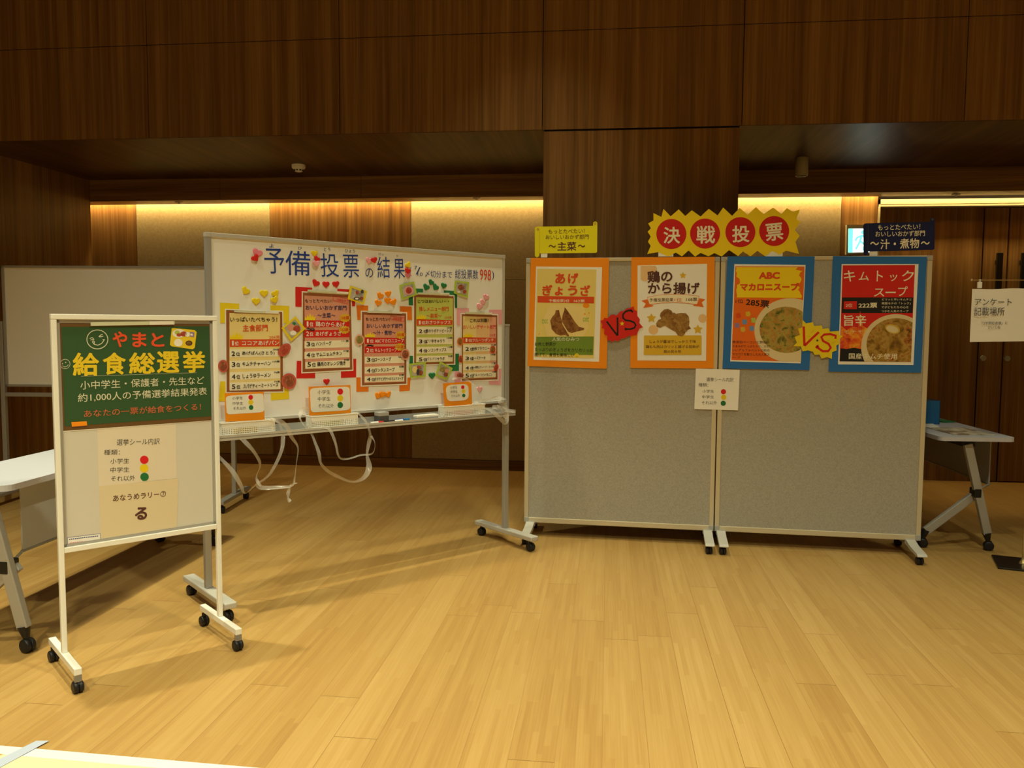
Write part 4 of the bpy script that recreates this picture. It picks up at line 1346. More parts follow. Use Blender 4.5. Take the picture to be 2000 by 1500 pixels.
Z1, Z2, Z3, Z4, Z6, Z7 = Z(1020, 400, 8.333), Z(1020, 560, 8.333), Z(1220, 490, 9.091), Z(1220, 640, 8.333), Z(1410, 490, 6), Z(1610, 490, 6)
# -- fried dumplings
s = menu('orange-edged poster of two fried dumplings, leftmost on the partitions', [(1036.8, 503.8), (1189.8, 503.8), (1185, 720.2), (1030.2, 714.8)], [(1047, 520.6), (1176, 522), (1170, 706.6), (1042, 702.8)], 'orange', (1110, 610))
b = MB(); s.face(b, [(1049.5, 525), (1165, 526.5), (1160, 700), (1045, 697.5)], 'art_yellow', 2.4); s.put(b, 'printed_ground')
b = MB(); s.face(b, [(1075, 595), (1140, 596), (1150, 640), (1135, 662), (1070, 660), (1060, 625)], 'pale_yellow', 2.7)
s.put(b, 'printed_spot')
b = MB(); s.face(b, Z2((250, 150), (1172, 165), (1168, 272), (250, 258)), 'red_orange', 3); s.put(b, 'colour_band', 'red band'); b = MB(); s.face(b, Z2((228, 815), (1165, 810), (1155, 1113), (218, 1105)), 'green_band', 3); s.put(b, 'colour_band', 'green band')
b = MB()
for (c_, r) in (((1040, 305), 6.5), ((1018, 447), 2), ((1085, 428), 1.6), ((275, 770), 1.3)):
    s.face(b, s.ell(Z2(c_)[0], r, r * .8, 14), 'orange', 3)
for c_ in ((370, 565), (1035, 535)):
    x, y = Z2(c_)[0]
    s.stroke(b, [(x - 6, y + 4 * (1 if x > 1100 else -1)), (x, y), (x + 6, y - 4 * (1 if x > 1100 else -1))], 1, 'leaf_green', 3)
    for k in (-4, 0, 4):
        s.face(b, s.ell((x + k, y - 2.4), 2.6, 1.3, 10, -.9), 'leaf_green', 3); s.face(b, s.ell((x + k, y + 2.4), 2.6, 1.3, 10, .9), 'leaf_green', 3.2)
s.put(b, 'printed_leaves')
b = MB()
s.face(b, Z2((690, 335), (720, 365), (800, 480), (850, 560), (920, 650), (1010, 675), (1000, 705), (900, 725), (800, 755), (745, 730), (690, 640), (640, 560), (660, 450), (685, 390)), 'fried_dumpling', 3.4)
s.face(b, Z2((545, 385), (600, 380), (610, 440), (640, 530), (650, 600), (700, 690), (765, 800), (740, 810), (700, 785), (620, 795), (550, 770), (480, 690), (455, 550), (490, 490), (535, 440)), 'fried_dumpling', 3.8)
s.put(b, 'dumpling_picture', 'two brown fried dumplings')
b = MB()
for tx, x0, x1, y0, y1 in (('あ', 535, 700, 1112, 1285), ('げ', 742, 912, 1112, 1285), ('ぎ', 325, 492, 1302, 1480), ('ょ', 528, 662, 1340, 1475), ('う', 742, 895, 1312, 1478), ('ざ', 942, 1108, 1308, 1484)):
    s.text(b, tx, *Z1((x0, y1), (x1, y1)), (y1 - y0) / 8.333, 'red_orange', 4, .034)
s.put(b, 'title_lettering', 'fat red-orange title')
b = MB()
s.text(b, '予備投票2位', *Z2((430, 254), (768, 256)), 52 / 8.333, 'print_cream', 4, .010); s.text(b, '162票', *Z2((840, 256), (1016, 260)), 50 / 8.333, 'print_cream', 4, .010)
s.text(b, '人気のひみつ', *Z2((485, 886), (928, 886)), 66 / 8.333, 'print_white', 4, .004)
s.put(b, 'pale_lettering', 'pale lettering on the bands')
b = MB()
s.text(b, 'お肉と野菜が', *Z2((205, 962), (553, 962)), 60 / 8.333, 'ink', 4, .006); s.text(b, 'たっぷりのぎょうざをカリカリっと', *Z2((205, 1048), (1145, 1064)), 60 / 8.333, 'ink', 4, .006)
s.text(b, '揚げて、食感も美味しい', *Z2((200, 1132), (845, 1144)), 60 / 8.333, 'ink', 4, .006)
s.put(b, 'small_lettering')
b = MB(); s.face(b, s.ell(Z2((888, 1118))[0], 4, 4, 18), 'yellow_deep', 4)
for k in (-1.3, 1.3):
    s.face(b, s.ell((1126.6 + k, 693.2), .5, .7, 8), 'ink_brown', 4.5)
s.stroke(b, [(1124.8, 695.4), (1126.6, 696.4), (1128.4, 695.4)], .6, 'ink_brown', 4.5); s.put(b, 'smile_symbol', 'tiny yellow smiling face')
# -- fried chicken
s = menu('orange-edged white poster of a fried chicken piece, second from the left', [(1233.2, 502.6), (1396, 501.5), (1394, 719.8), (1230.8, 718.6)], [(1245.3, 518.4), (1381, 515.3), (1379, 704.8), (1245, 704)], 'orange', (1312, 610))
b = MB()
s.face(b, Z3((285, 280), (300, 265), (545, 265), (570, 300), (565, 400), (430, 420), (400, 540), (320, 535), (285, 500)), 'peach', 2.6)
for c_, r in (((510, 1400), 9.5), ((1385, 1200), 8.5)):
    s.face(b, s.ell(Z3(c_)[0], r, r, 22), 'peach', 2.6)
for c_, r in (((1035, 437), 6.8), ((475, 1195), 9.6), ((1300, 1395), 9.8)):
    s.face(b, s.star(Z3(c_)[0], r, 5, .52), 'gold_print', 3)
s.put(b, 'printed_stars', 'yellow stars and peach spots')
b = MB()
s.face(b, Z3((300, 885), (405, 858), (435, 955), (510, 965), (505, 985), (330, 1015), (375, 935)), 'orange_print', 3); s.face(b, Z3((1325, 840), (1432, 862), (1370, 915), (1402, 1000), (1220, 975), (1220, 955), (1290, 955)), 'orange_print', 3)
s.face(b, Z3((400, 822), (620, 780), (850, 765), (1100, 776), (1328, 802), (1290, 958), (1080, 930), (860, 918), (640, 930), (437, 957)), 'orange_print', 3.4)
s.face(b, Z3((408, 828), (620, 788), (850, 773), (1100, 784), (1320, 808), (1284, 948), (1080, 922), (860, 910), (640, 922), (443, 948)), 'print_cream', 3.8)
s.put(b, 'printed_ribbon', 'cream ribbon banner with orange tails')
b = MB(); k1 = Z3((640, 1100), (700, 1040), (770, 1030), (830, 1060), (850, 1095), (890, 1100), (910, 1120), (1000, 1100), (1090, 1110), (1140, 1170), (1150, 1260), (1140, 1330), (1180, 1385), (1120, 1400), (1090, 1450))
k1 += [(1340, 646), (1337, 653.2), (1331.6, 657.4), (1324.4, 655.6), (1319.6, 648.4), (1308, 641.8), (1299.2, 636.3), (1294.8, 637.4), (1289.3, 640.2), (1282.7, 637.4), (1281, 632), (1286, 624.8), (1291.5, 622.6), (1288.8, 616.5)]
s.face(b, k1, 'fried_chicken', 4.4); s.put(b, 'chicken_picture', 'brown fried chicken piece')
b = MB(); s.face(b, [(1259, 655.4), (1369, 655), (1370.4, 656.4), (1370.2, 692), (1369, 693.4), (1258.5, 693.4), (1257.2, 692), (1257.8, 656.6)], 'gold_print', 3.8); s.put(b, 'text_panel', 'golden text panel')
b = MB()
for tx, a, c, h in (T_(Z3, '鶏の', 405, 850, 358, 572, dy=-18), T_(Z3, 'から揚げ', 410, 1328, 560, 768)):
    s.text(b, tx, a, c, h, 'ink_brown', 4.6, .026)
s.put(b, 'title_lettering', 'fat dark brown title')
b = MB()
s.text(b, '予備投票結果', *Z3((438, 906), (865, 900)), 66 / 9.09, 'ink_brown', 4.6, .006); s.text(b, '168票', *Z3((1095, 895), (1290, 893)), 62 / 9.09, 'ink_brown', 4.6, .008)
for tx, a, c, h in (T_(Z4, 'しょうが醤油でしっかり下味', 405, 1160, 200, 250), T_(Z4, '鶏もも肉はカリッと揚げる技術が', 345, 1215, 283, 335), T_(Z4, '腕の見せ所', 635, 920, 363, 414)):
    s.text(b, tx, a, c, h, 'ink_brown', 4.6, .008)
s.put(b, 'small_lettering')
b = MB(); s.text(b, '1位', *Z3((885, 900), (1015, 900)), 62 / 9.09, 'red_orange', 4.6, .004); s.put(b, 'rank_lettering', 'orange-red rank')
# -- macaroni soup
s = menu('blue-edged orange poster of a bowl of macaroni soup, third from the left', [(1420.8, 500.8), (1591.3, 500.8), (1580.8, 723), (1410.8, 719.7)], [(1434.2, 515.8), (1573.3, 517.5), (1563.7, 709.7), (1426.3, 705.8)], 'blue', (1500, 610))
art = Z6((157, 180), (968, 184), (926, 1300), (110, 1278))
b = MB(); s.face(b, art, 'orange_print', 2.4); s.put(b, 'printed_ground')
b = MB(); random.seed(3); lf, rt = [], []
for i in range(16):
    y = 190 + i * 24
    lf.append((168 + random.uniform(-12, 10) + (0 if i not in (6, 7, 8) else 42), y + random.uniform(-8, 8)))
    rt.append((900 + random.uniform(-40, 45), y + random.uniform(-8, 8)))
s.face(b, Z6(*(lf + rt[::-1])), 'yellow_deep', 2.8); s.put(b, 'brush_stroke', 'yellow brushed patch')
b = MB(); bowl = clip(s.ell(Z6((805, 932))[0], 71, 63, 48), art); s.face(b, bowl, 'bowl_cream', 3.2)
soup = clip(s.ell(Z6((755, 925))[0], 52.5, 45, 44, .06), art); s.face(b, soup, 'macaroni_soup', 3.6); s.put(b, 'soup_bowl_picture', 'cream bowl of vegetable soup')
b = MB()
for c_, mt in (((193, 758), 'red_orange'), ((305, 738), 'gold_print'), ((265, 832), 'sky_blue'), ((370, 812), 'leaf_green'), ((178, 872), 'purple'), ((245, 920), 'ochre'), ((348, 908), 'sky_blue')):
    x, y = Z6(c_)[0]; s.face(b, [(x - 4.6, y - 4), (x + 3, y - 5), (x + 5.4, y + 1), (x + 2.6, y + 5.4), (x - 4, y + 4.4)], mt, 3.2)
s.put(b, 'letter_shapes', 'coloured letter pasta shapes')
b = MB()
for tx, a, c, h in (T_(Z6, 'ABC', 430, 678, 248, 330), T_(Z6, 'マカロニスープ', 212, 900, 375, 468)):
    s.text(b, tx, a, c, h, 'red_orange', 4, .05)
s.put(b, 'title_lettering', 'fat orange-red title')
b = MB()
s.text(b, '1位', *Z6((160, 615), (250, 612)), 48 / 6, 'ink', 4, .0); s.text(b, '285票', *Z6((276, 638), (548, 668)), 82 / 6, 'ink', 4, .016)
for i, tx in enumerate(('無添加ベーコンと野菜の', 'うまみがたっぷり入り、かわ', 'いいアルファベットの形の', 'マカロニを散らした大人気ス')):
    y = 1085 + i * 48
    s.text(b, tx, *Z6((124, y - 2), (556, y + 2)), 32 / 6, 'ink_brown', 4, .006)
s.text(b, 'ープ', *Z6((120, 1258), (215, 1262)), 24 / 6, 'ink_brown', 4, .006)
s.put(b, 'small_lettering')
# -- kimchi soup
s = menu('blue-edged red and black poster of a bowl of kimchi soup, rightmost on the partitions', [(1626.7, 500.3), (1810.5, 501.3), (1799, 728), (1618.3, 725.8)], [(1643.8, 515.8), (1794, 515.8), (1784, 713), (1636.7, 711.7)], 'blue', (1715, 610))
art = Z7((215, 170), (1062, 166), (1014, 1302), (178, 1295))
b = MB(); s.face(b, art, 'red', 2.4); s.put(b, 'printed_ground')
b = MB(); s.face(b, Z7((208, 545), (1042, 545), (1034, 728), (203, 728)), 'ink', 2.8); s.put(b, 'black_band', 'black printed band')
b = MB()
s.face(b, Z7((189, 1140), (260, 1150), (340, 1135), (430, 1150), (520, 1150), (640, 1298), (178, 1295)), 'ink', 3); s.put(b, 'black_ground', 'black printed foot')
b = MB(); s.face(b, Z7((198, 880), (260, 930), (330, 880), (395, 900), (420, 700), (450, 880), (520, 920), (520, 1150), (440, 1165), (360, 1130), (280, 1165), (190, 1145)), 'fire_print', 2.9); s.put(b, 'fire_picture', 'orange flames')
b = MB(); s.face(b, clip(s.ell(Z7((838, 1128))[0], 68, 64.5, 48), art), 'bowl_cream', 3.4); s.face(b, clip(s.ell(Z7((842, 1095))[0], 58, 51, 44), art), 'kimchi_soup', 3.8)
s.face(b, s.ell(Z7((800, 915))[0], 15, 9, 18, .3), 'ochre', 4.2); s.face(b, s.ell(Z7((796, 918))[0], 12, 6.5, 18, .3), 'bowl_cream', 4.4); s.put(b, 'soup_bowl_picture', 'cream bowl of orange-brown soup')
b = MB(); s.face(b, Z7((228, 592), (382, 590), (380, 682), (226, 682)), 'red', 3.2); s.put(b, 'rank_box', 'red rank box')
b = MB()
for tx, x0, x1, y0, y1 in (('キ', 225, 358, 230, 360), ('ム', 400, 520, 245, 348), ('ト', 610, 682, 232, 358), ('ッ', 765, 850, 278, 355), ('ク', 905, 1045, 230, 355), ('ス', 580, 700, 442, 535), ('ー', 715, 835, 478, 496), ('プ', 860, 972, 415, 530)):
    s.text(b, tx, *Z7((x0, y1), (x1, y1)), (y1 - y0) / 6, 'print_cream', 4.6, .006)
s.put(b, 'title_lettering', 'white brush-like title')
b = MB()
s.text(b, '2位', *Z7((250, 660), (328, 658)), 42 / 6, 'print_cream', 4.6, .002); s.text(b, '222票', *Z7((398, 670), (618, 668)), 60 / 6, 'print_cream', 4.6, .022)
for i, (tx, x0, x1) in enumerate((('ピリッと辛いキムチと', 675, 1020), ('韓国モチの「トック」', 670, 1010), ('で子どもたちの心を', 668, 985), ('つかむ人気のスープ', 668, 985))):
    y = 583 + i * 46
    s.text(b, tx, *Z7((x0, y), (x1, y)), 28 / 6, 'print_cream', 4.6, .0)
s.text(b, '旨辛', *Z7((228, 880), (488, 878)), 130 / 6, 'print_cream', 4.6, .012); s.text(b, 'モチモチ', *Z7((228, 972), (538, 965)), 42 / 6, 'pale_yellow', 4.6, .0)
s.text(b, '国産キムチ使用', *Z7((285, 1268), (850, 1272)), 70 / 6, 'print_cream', 4.6, .006)
s.put(b, 'small_lettering', 'cream lettering')

# -- versus bursts
s = Sheet(PB, 'starburst_sign', 'red spiky versus sign stuck between the two orange-edged posters', 'sign', (1216, 632), P0 + .004, 'versus signs between the posters')
b = MB(); s.slab(b, Z2((1268, 560), (1320, 540), (1335, 505), (1390, 515), (1440, 460), (1490, 450), (1530, 470), (1600, 400), (1650, 395), (1690, 360), (1740, 350), (1815, 320), (1820, 370), (1870, 400), (1870, 470), (1915, 530), (1905, 590), (1965, 660), (1910, 680), (1880, 740), (1870, 780), (1780, 800), (1740, 800), (1660, 840), (1610, 845), (1560, 890), (1500, 870), (1455, 905), (1430, 870), (1380, 870), (1385, 800), (1330, 770), (1340, 690), (1290, 670), (1310, 610)), 'red', 0, .002); s.put(b, 'card')
SV = [[(1375, 565), (1460, 680), (1550, 795)], [(1550, 500), (1552, 640), (1552, 795)], [(1780, 390), (1735, 385), (1680, 405), (1640, 450), (1640, 505), (1680, 545), (1755, 555), (1820, 580), (1848, 625), (1825, 670), (1760, 690), (1685, 690)], [(1765, 375), (1800, 415)], [(1680, 670), (1685, 708)]]
b = MB()
for st in SV:
    s.stroke(b, Z2(*st), 3.4, 'ink', 1)
s.put(b, 'lettering', 'black hand-drawn letters')
b = MB(); s.face(b, s.star(Z2((1625, 600))[0], 5, 5, .42), 'yellow', 1.5); s.put(b, 'star', 'small yellow star')
s = Sheet(PB, 'starburst_sign', 'yellow spiky versus sign stuck between the two blue-edged posters', 'sign', (1600, 664), P0 + .004, 'versus signs between the posters')
b = MB(); s.slab(b, Z6((945, 808), (985, 850), (1065, 835), (1080, 880), (1170, 873), (1180, 915), (1250, 903), (1265, 945), (1375, 938), (1375, 985), (1420, 998), (1375, 1038), (1385, 1080), (1340, 1110), (1345, 1165), (1292, 1187), (1288, 1268), (1235, 1243), (1168, 1262), (1145, 1215), (1085, 1217), (1065, 1180), (1005, 1165), (945, 1178), (928, 1120), (838, 1115), (880, 1075), (853, 1010), (915, 985), (893, 912), (945, 895)), 'yellow', 0, .002); s.put(b, 'card')
b = MB()
for st in ([(958, 885), (962, 1000), (968, 1112)], [(968, 1112), (1050, 1030), (1135, 952)], [(1328, 1030), (1335, 995), (1270, 975), (1200, 980), (1165, 1010), (1185, 1055), (1250, 1090), (1275, 1135), (1245, 1175), (1180, 1175), (1130, 1140), (1115, 1105)], [(1100, 1138), (1130, 1112)]):
    s.stroke(b, Z6(*st), 4.4, 'red', 1)
s.put(b, 'lettering', 'red hand-drawn letters')
b = MB()
for st in ([(1000, 1000), (1020, 1005), (1035, 995)], [(1040, 960), (1060, 950), (1072, 930)], [(1225, 1045), (1250, 1055), (1268, 1050)], [(1285, 1070), (1310, 1075), (1335, 1062)]):
    s.stroke(b, Z6(*st), .7, 'ochre', 1)
s.face(b, s.star(Z6((1118, 1050))[0], 3, 6, .5), 'ink_soft', 1); s.put(b, 'pen_marks', 'tiny pen scribbles')

# -- red and yellow banner on the top edge
ZX = Z(1250, 390, 5.714)
s = Sheet(PB, 'title_banner', 'yellow zigzag banner with four red circles standing on top of the partitions', 'banner', (1412, 490), .006)
b = MB(); s.slab(b, ZX((150, 150), (238, 192), (262, 102), (342, 186), (432, 108), (506, 182), (578, 118), (676, 188), (768, 102), (866, 176), (928, 88), (1028, 180), (1112, 92), (1204, 166), (1294, 82), (1382, 160), (1486, 88), (1578, 158), (1640, 94), (1705, 135), (1788, 108), (1745, 215), (1790, 245), (1728, 340), (1782, 402), (1735, 470), (1775, 605), (1630, 568), (1560, 614), (1480, 572), (1395, 630), (1310, 570), (1235, 633), (1150, 578), (1095, 629), (995, 562), (912, 634), (830, 596), (765, 632), (676, 594), (615, 635), (542, 566), (468, 633), (400, 590), (320, 633), (205, 585), (80, 606), (120, 515), (88, 470), (120, 412), (85, 358), (122, 318), (90, 265), (150, 232)), 'yellow_deep', 0, .003); s.put(b, 'card')
for c_ in ((350, 383), (726, 378), (1120, 362), (1497, 350)):
    b = MB(); s.slab(b, s.ell(ZX(c_)[0], 29.3, 29.3, 40), 'red_deep', 1.2, .0006); s.put(b, 'red_disc', 'red disc')
b = MB()
for tx, a, c, h in (('決', (260, 492), (446, 490), 188), ('戦', (628, 492), (838, 488), 198), ('投', (1028, 480), (1222, 474), 190), ('票', (1408, 468), (1602, 448), 196)):
    s.text(b, tx, *ZX(a, c), h / 5.714, 'print_cream', 2.4, .018)
s.put(b, 'lettering', 'cream characters')
for q in (((205, 570), (372, 575), (372, 634), (205, 634)), ((1400, 570), (1592, 570), (1592, 632), (1400, 634))):
    b = MB(); s.slab(b, ZX(*q), 'plastic_white', -2, .0006); s.put(b, 'mounting_strip', 'white tape')

# -- flags
s = Sheet(PB, 'flag_sign', 'acid yellow flag-shaped sign on top of the left partition', 'sign', (1106, 500), .004, 'flag signs above the partitions')
b = MB(); s.slab(b, Z1((205, 385), (215, 365), (240, 356), (1152, 343), (1155, 288), (1188, 268), (1220, 288), (1222, 350), (1218, 768), (1195, 782), (280, 792), (275, 835), (240, 858), (205, 835)), 'yellow_acid', 0, .002); s.put(b, 'card')
b = MB()
s.stroke(b, Z1((280, 400), (280, 790)), .7, 'ochre', 1)
s.face(b, s.ell(Z1((255, 400))[0], 2.5, 3, 14), 'ochre', 1); s.face(b, s.ell(Z1((1188, 305))[0], 2.5, 3, 14), 'ochre', 1); s.put(b, 'pole_drawing', 'printed pole')
b = MB()
for tx, a, c, h in (T_(Z1, 'もっとたべたい！', 425, 1015, 398, 470, dy=-8), T_(Z1, 'おいしいおかず部門', 380, 1080, 488, 564, dy=-6)):
    s.text(b, tx, a, c, h, 'ink_brown', 1, .004)
s.text(b, '～', *Z1((430, 698), (548, 696)), 46 / 8.333, 'ink_brown', 1, .016); s.text(b, '主菜', *Z1((572, 750), (880, 746)), 146 / 8.333, 'ink_brown', 1, .014); s.text(b, '～', *Z1((905, 694), (1025, 692)), 46 / 8.333, 'ink_brown', 1, .016)
s.put(b, 'lettering')
b = MB(); s.slab(b, Z1((303, 780), (410, 780), (408, 858), (303, 858)), 'plastic_white', -2, .0006); s.put(b, 'mounting_strip', 'white tape')
Z9 = Z(1620, 400, 5.263)
s = Sheet(PB, 'flag_sign', 'navy flag-shaped sign on top of the right partition in front of the exit sign', 'sign', (1756, 500), .004, 'flag signs above the partitions')
b = MB(); s.slab(b, Z9((348, 210), (358, 194), (380, 190), (1035, 173), (1037, 140), (1060, 130), (1083, 142), (1083, 178), (1080, 452), (1065, 463), (400, 480), (396, 505), (372, 522), (350, 508)), 'navy', 0, .002); s.put(b, 'card')
b = MB(); s.stroke(b, Z9((398, 205), (395, 478)), .6, 'dark_grey', 1); s.face(b, s.ell(Z9((1060, 150))[0], 2.2, 2.4, 12), 'dark_grey', 1); s.put(b, 'pole_drawing', 'printed pole')
b = MB()
for tx, a, c, h in (T_(Z9, 'もっとたべたい！', 498, 932, 206, 262, dy=-10), T_(Z9, 'おいしいおかず部門', 472, 980, 272, 330, dy=-10)):
    s.text(b, tx, a, c, h, 'print_cream', 1, .006)
s.text(b, '～', *Z9((418, 416), (508, 414)), 36 / 5.263, 'print_cream', 1, .016); s.text(b, '汁・煮物', *Z9((522, 458), (922, 446)), 104 / 5.263, 'print_cream', 1, .014); s.text(b, '～', *Z9((940, 412), (1030, 408)), 36 / 5.263, 'print_cream', 1, .016)
s.put(b, 'lettering', 'cream lettering')
b = MB(); s.slab(b, Z9((412, 470), (494, 470), (494, 526), (412, 526)), 'plastic_white', -2, .0006); s.put(b, 'mounting_strip', 'white tape')

# -- notice across the joint
s = Sheet(PB, 'notice_sheet', 'small white notice with three coloured dots across the joint of the partitions', 'sheet', (1399, 760), P0 + .0006)
b = MB(); s.slab(b, [(1359, 719.8), (1445, 722.2), (1441.4, 801.4), (1356, 799)], 'white_paper', 0, .0005); s.put(b, 'paper')
b = MB()
for tx, a, c, h in (T_(Z4, '選挙シール内訳', 1330, 1770, 810, 876, dy=6), T_(Z4, '種類：', 1200, 1360, 900, 958, dy=4), T_(Z4, '小学生', 1265, 1452, 1008, 1060, dy=2), T_(Z4, '中学生', 1260, 1452, 1098, 1152, dy=2), T_(Z4, 'それ以外', 1255, 1502, 1192, 1250, dy=2)):
    s.text(b, tx, a, c, h, 'ink_soft', 1, .0)
s.put(b, 'lettering')
for c_, mt in (((1608, 1042), 'dot_red'), ((1612, 1132), 'dot_yellow'), ((1605, 1230), 'dot_green')):
    b = MB(); s.slab(b, s.ell(Z4(c_)[0], 5.1, 5, 22), mt, 1.2, .0004); s.put(b, 'colour_dot', mt.split('_')[1] + ' dot')

# ================================================================== rear whiteboard at the left
RB = Board((-2.95, 5.9), 5)
t = thing('whiteboard', 'blank grey-looking mobile whiteboard standing far left behind the easel', 'whiteboard', RB.p, RB.a)
U0, U1, ZB, ZT = -1.630, .105, .902, 1.822
MB().box((U0 + .01, .002, ZB + .01), (U1 - .01, .018, ZT - .01), 'board_grey').build('writing_surface', t)
b = MB(); b.box((U0, -.005, ZT - .018), (U1, .024, ZT), 'alu'); b.box((U0, -.005, ZB), (U1, .024, ZB + .018), 'alu'); b.box((U0, -.005, ZB), (U0 + .022, .024, ZT), 'alu'); b.box((U1 - .022, -.005, ZB), (U1, .024, ZT), 'alu')
b.build('frame', t, .002)
b = MB().box((U0, -.012, .826), (U1, .02, .856), 'alu'); b.build('cross_bar', t, .003)
for x in (U0 - .020, U1 + .018):
    MB().box((x - .016, -.012, .098), (x + .016, .022, 1.40), 'alu').build('post', t, .003)
    f = MB().box((x - .028, -.29, .068), (x + .028, .29, .098), 'alu').build('foot', t, .005)
    for y in (-.25, .25):
        caster(f, x, y, .0262, .038, (1, .1, 0), .018)


# ================================================================== folding tables
def table(label, loc, rot, lean, ylen=1.8):
    """local: right edge at x=0, near end at y=0; X-shaped folding legs at each end, hanging modesty panel"""
    t = thing('folding_table', label, 'table', loc, rot, 'white folding tables')
    W, H = .46, .722; r = .045; pts = []
    for (cx, cy, a0) in ((-r, r, -pi / 2), (-r, ylen - r, 0), (-W + r, ylen - r, pi / 2), (-W + r, r, pi)):
        for k in range(6):
            a = a0 + pi / 2 * k / 5; pts.append((cx + r * cos(a), cy + r * sin(a), H - .026))
    MB().prism(pts, (0, 0, .026), 'table_white').build('tabletop', t, .004)
    b = MB().box((-.075, .17, .405), (-.068, ylen - .17, H - .045), 'mid_grey')
    mp = b.build('modesty_panel', t)
    b = MB().cyl((-.071, .165, .400), (-.071, ylen - .165, .400), .007, 'steel_grey', 10); b.build('hem_rod', mp)
    for y in (.05, ylen - .05):
        bx = lean
        tx = bx - .155
        b = MB().bar((bx - .012, y, .105), (tx, y, H - .05), .034, .050, 'alu', (1, 0, 0)); lg = b.build('leg', t, .004)
        MB().cyl((bx - .004, y, .062), (bx - .015, y, .112), .014, 'black_plastic', 12, .026).build('leg_socket', lg)
        caster(lg, bx, y, .030, .042, (.3, 1, 0), .006)
        jx, jz = bx - .078, .365
        b = MB().bar((bx - .37, y + .036, .105), (jx + .02, y + .036, jz), .030, .050, 'alu', (0, 0, 1)); l2 = b.build('leg', t, .004)
        MB().cyl((bx - .385, y + .036, .062), (bx - .372, y + .036, .112), .014, 'black_plastic', 12, .026).build('leg_socket', l2)
        caster(l2, bx - .385, y + .036, .030, .042, (.3, 1, 0), .006)
        MB().box((jx - .030, y - .020, jz - .028), (jx + .014, y + .054, jz + .028), 'black_plastic').build('leg_hinge', t, .006)
        MB().cyl((jx, y + .02, jz + .01), (-.071, y + (.12 if y < 1 else -.12), .400), .006, 'alu', 8).build('brace_rod', t)
    b = MB().box((-.30, .06, H - .065), (-.22, ylen - .06, H - .03), 'black_plastic'); b.build('under_beam', t)
    return t


table('white folding table at the far left edge behind the easel', (-2.455, 3.075, 0), radians(.5), .028)
tr = table('white folding table half hidden behind the right end of the partitions', (2.515, 5.345, 0), radians(2.2), -.115)
c = thing('storage_box', 'small bright blue open box on the right folding table', 'box', (2.20, 6.08, .722), radians(4))
b = MB()
for a, d in (((-.11, -.07, 0), (.11, .07, .004)), ((-.11, -.07, 0), (.11, -.066, .165)), ((-.11, .066, 0), (.11, .07, .165)), ((-.11, -.07, 0), (-.106, .07, .165)), ((.106, -.07, 0), (.11, .07, .165))):
    b.box(a, d, 'blue_box')
b.build('box_body', c)
b = MB().box((-.104, -.064, .158), (.104, .064, .161), 'dark_grey'); b.build('contents', c)
o = MB().box((-.13, -.18, 0), (.13, .18, .004), 'dim_paper_print').build('paper_sheet', loc=(2.29, 5.62, .7225)); o.rotation_euler = (0, 0, .1); tag(o, 'printed brownish sheets lying on the right folding table near its end', 'sheet')
o = MB().box((-.10, -.14, 0), (.10, .14, .003), 'white_paper').build('paper_sheet', loc=(2.16, 5.95, .7225)); o.rotation_euler = (0, 0, -.15); tag(o, 'white sheet on the right folding table in front of the blue box', 'sheet')
o = MB().box((-.05, -.09, 0), (.05, .09, .008), 'green').build('notebook', loc=(2.40, 6.22, .7225)); o.rotation_euler = (0, 0, .3); tag(o, 'flat green booklet on the right folding table beside the blue box', 'booklet')

# ================================================================== sign stand at the right edge
t = thing('sign_stand', 'thin brass sign stand on a black square plate at the right edge', 'stand', (2.452, 5.07, 0), radians(-17))
MB().box((-.145, -.145, 0), (.145, .145, .012), 'black_metal').build('base_plate', t, .003)
b = MB().cyl((0, 0, .012), (0, 0, 1.675), .0065, 'brass', 14); b.lathe((0, 0, 0), [(.022, .012), (.020, .020), (.010, .034), (.007, .05)], 'brass', 18); b.lathe((0, 0, .30), [(.0068, 0), (.010, .006), (.010, .022), (.0068, .028)], 'brass', 14); b.build('pole', t)
hb = MB().bar((-.36, 0, 1.675), (.36, 0, 1.675), .006, .006, 'brass'); hb.lathe((-.36, 0, 1.672), [(.002, -.004), (.008, 0), (.008, .006), (.002, .010)], 'brass', 12)
o = hb.build('crossbar', t); o.rotation_euler = (0, 0, radians(17))
for x in (-.315, .18):
    b = MB().box((x - .012, -.006, 1.628), (x + .012, .006, 1.664), 'plastic_white'); b.box((x - .006, -.004, 1.655), (x + .006, .004, 1.680), 'alu_pale')
    o = b.build('clip', t, .001); o.rotation_euler = (0, 0, radians(17))
SB = Board((2.452, 5.055), 0)
s = Sheet(SB, 'paper_sign', 'white paper sign hanging from the brass stand at the right edge', 'sign', (1950, 615), .0)
b = MB(); u0, z0 = SB.uz(1894, 668); u1, z1 = SB.uz(1894, 565)
tp, bt = [], []
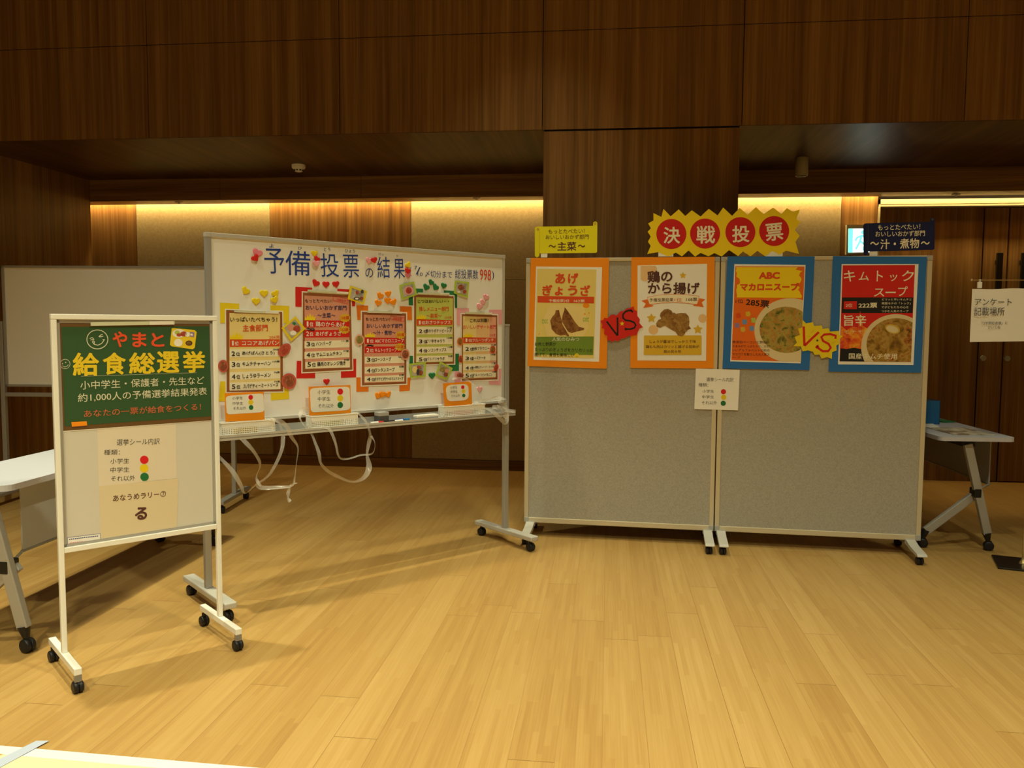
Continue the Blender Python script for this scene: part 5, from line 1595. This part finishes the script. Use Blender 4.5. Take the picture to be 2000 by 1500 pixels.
for i in range(13):
    uu = u0 + .425 * i / 12; yy = .006 * sin(i * .9)
    tp.append(Vector((uu - s.u0, yy, z1 + .002 * cos(i) + .008 * (i / 12) - s.z0))); bt.append(Vector((uu - s.u0, yy * .5, z0 + .010 * (i / 12) - s.z0)))
b.add(tp + bt, [(i, i + 1, 14 + i, 13 + i) for i in range(12)], 'white_paper', True)
b.add([p + Vector((0, .0006, 0)) for p in tp + bt], [(13 + i, 14 + i, i + 1, i) for i in range(12)], 'white_paper', True)
s.put(b, 'paper')
b = MB()
s.text(b, 'アンケート', *Z9((1488, 1035), (1865, 1035)), 70 / 5.263, 'ink_soft', 16, .0); s.text(b, '記載場所', *Z9((1480, 1142), (1792, 1140)), 86 / 5.263, 'ink_soft', 16, .0)
s.text(b, '『2学期給食展』に', *Z9((1560, 1232), (1825, 1230)), 30 / 5.263, 'ink_soft', 16, .0); s.text(b, 'かいてね', *Z9((1622, 1275), (1750, 1272)), 30 / 5.263, 'ink_soft', 16, .0)
s.put(b, 'lettering')

# ================================================================== floor sheet and tape at the lower left
t = thing('floor_sheet', 'white-edged printed sheet lying on the floor at the lower left corner', 'sheet', (-1.6, 2.2, 0), 0)
P = [(-2.02, 2.400), (-1.00, 2.376), (-1.02, 1.62), (-2.04, 1.64)]
MB().prism([(x + 1.6, y - 2.2, .0008) for x, y in P], (0, 0, .0012), 'floor_paper').build('paper', t)
MB().prism([(x + 1.6, y - 2.2, .0022) for x, y in ((-1.995, 2.350), (-1.05, 2.328), (-1.07, 1.67), (-2.015, 1.69))], (0, 0, .0006), 'cream_floor').build('printed_area', t)
MB().prism([(x + 1.6, y - 2.2, .0029) for x, y in ((-1.995, 2.350), (-1.925, 2.348), (-1.965, 2.27), (-2.0, 2.27))], (0, 0, .0004), 'orange').build('printed_patch', t)
b = MB().prism([(.0, .0, 0), (.042, .006, 0), (-.030, -.30, 0), (-.085, -.29, 0)], (0, 0, .0012), 'silver_tape')
o = b.build('adhesive_tape', loc=(-1.876, 2.438, .0036)); tag(o, 'strip of silvery tape across the corner of the floor sheet', 'tape')

bpy.data.objects.remove(_to, do_unlink=True)
bpy.context.view_layer.update()
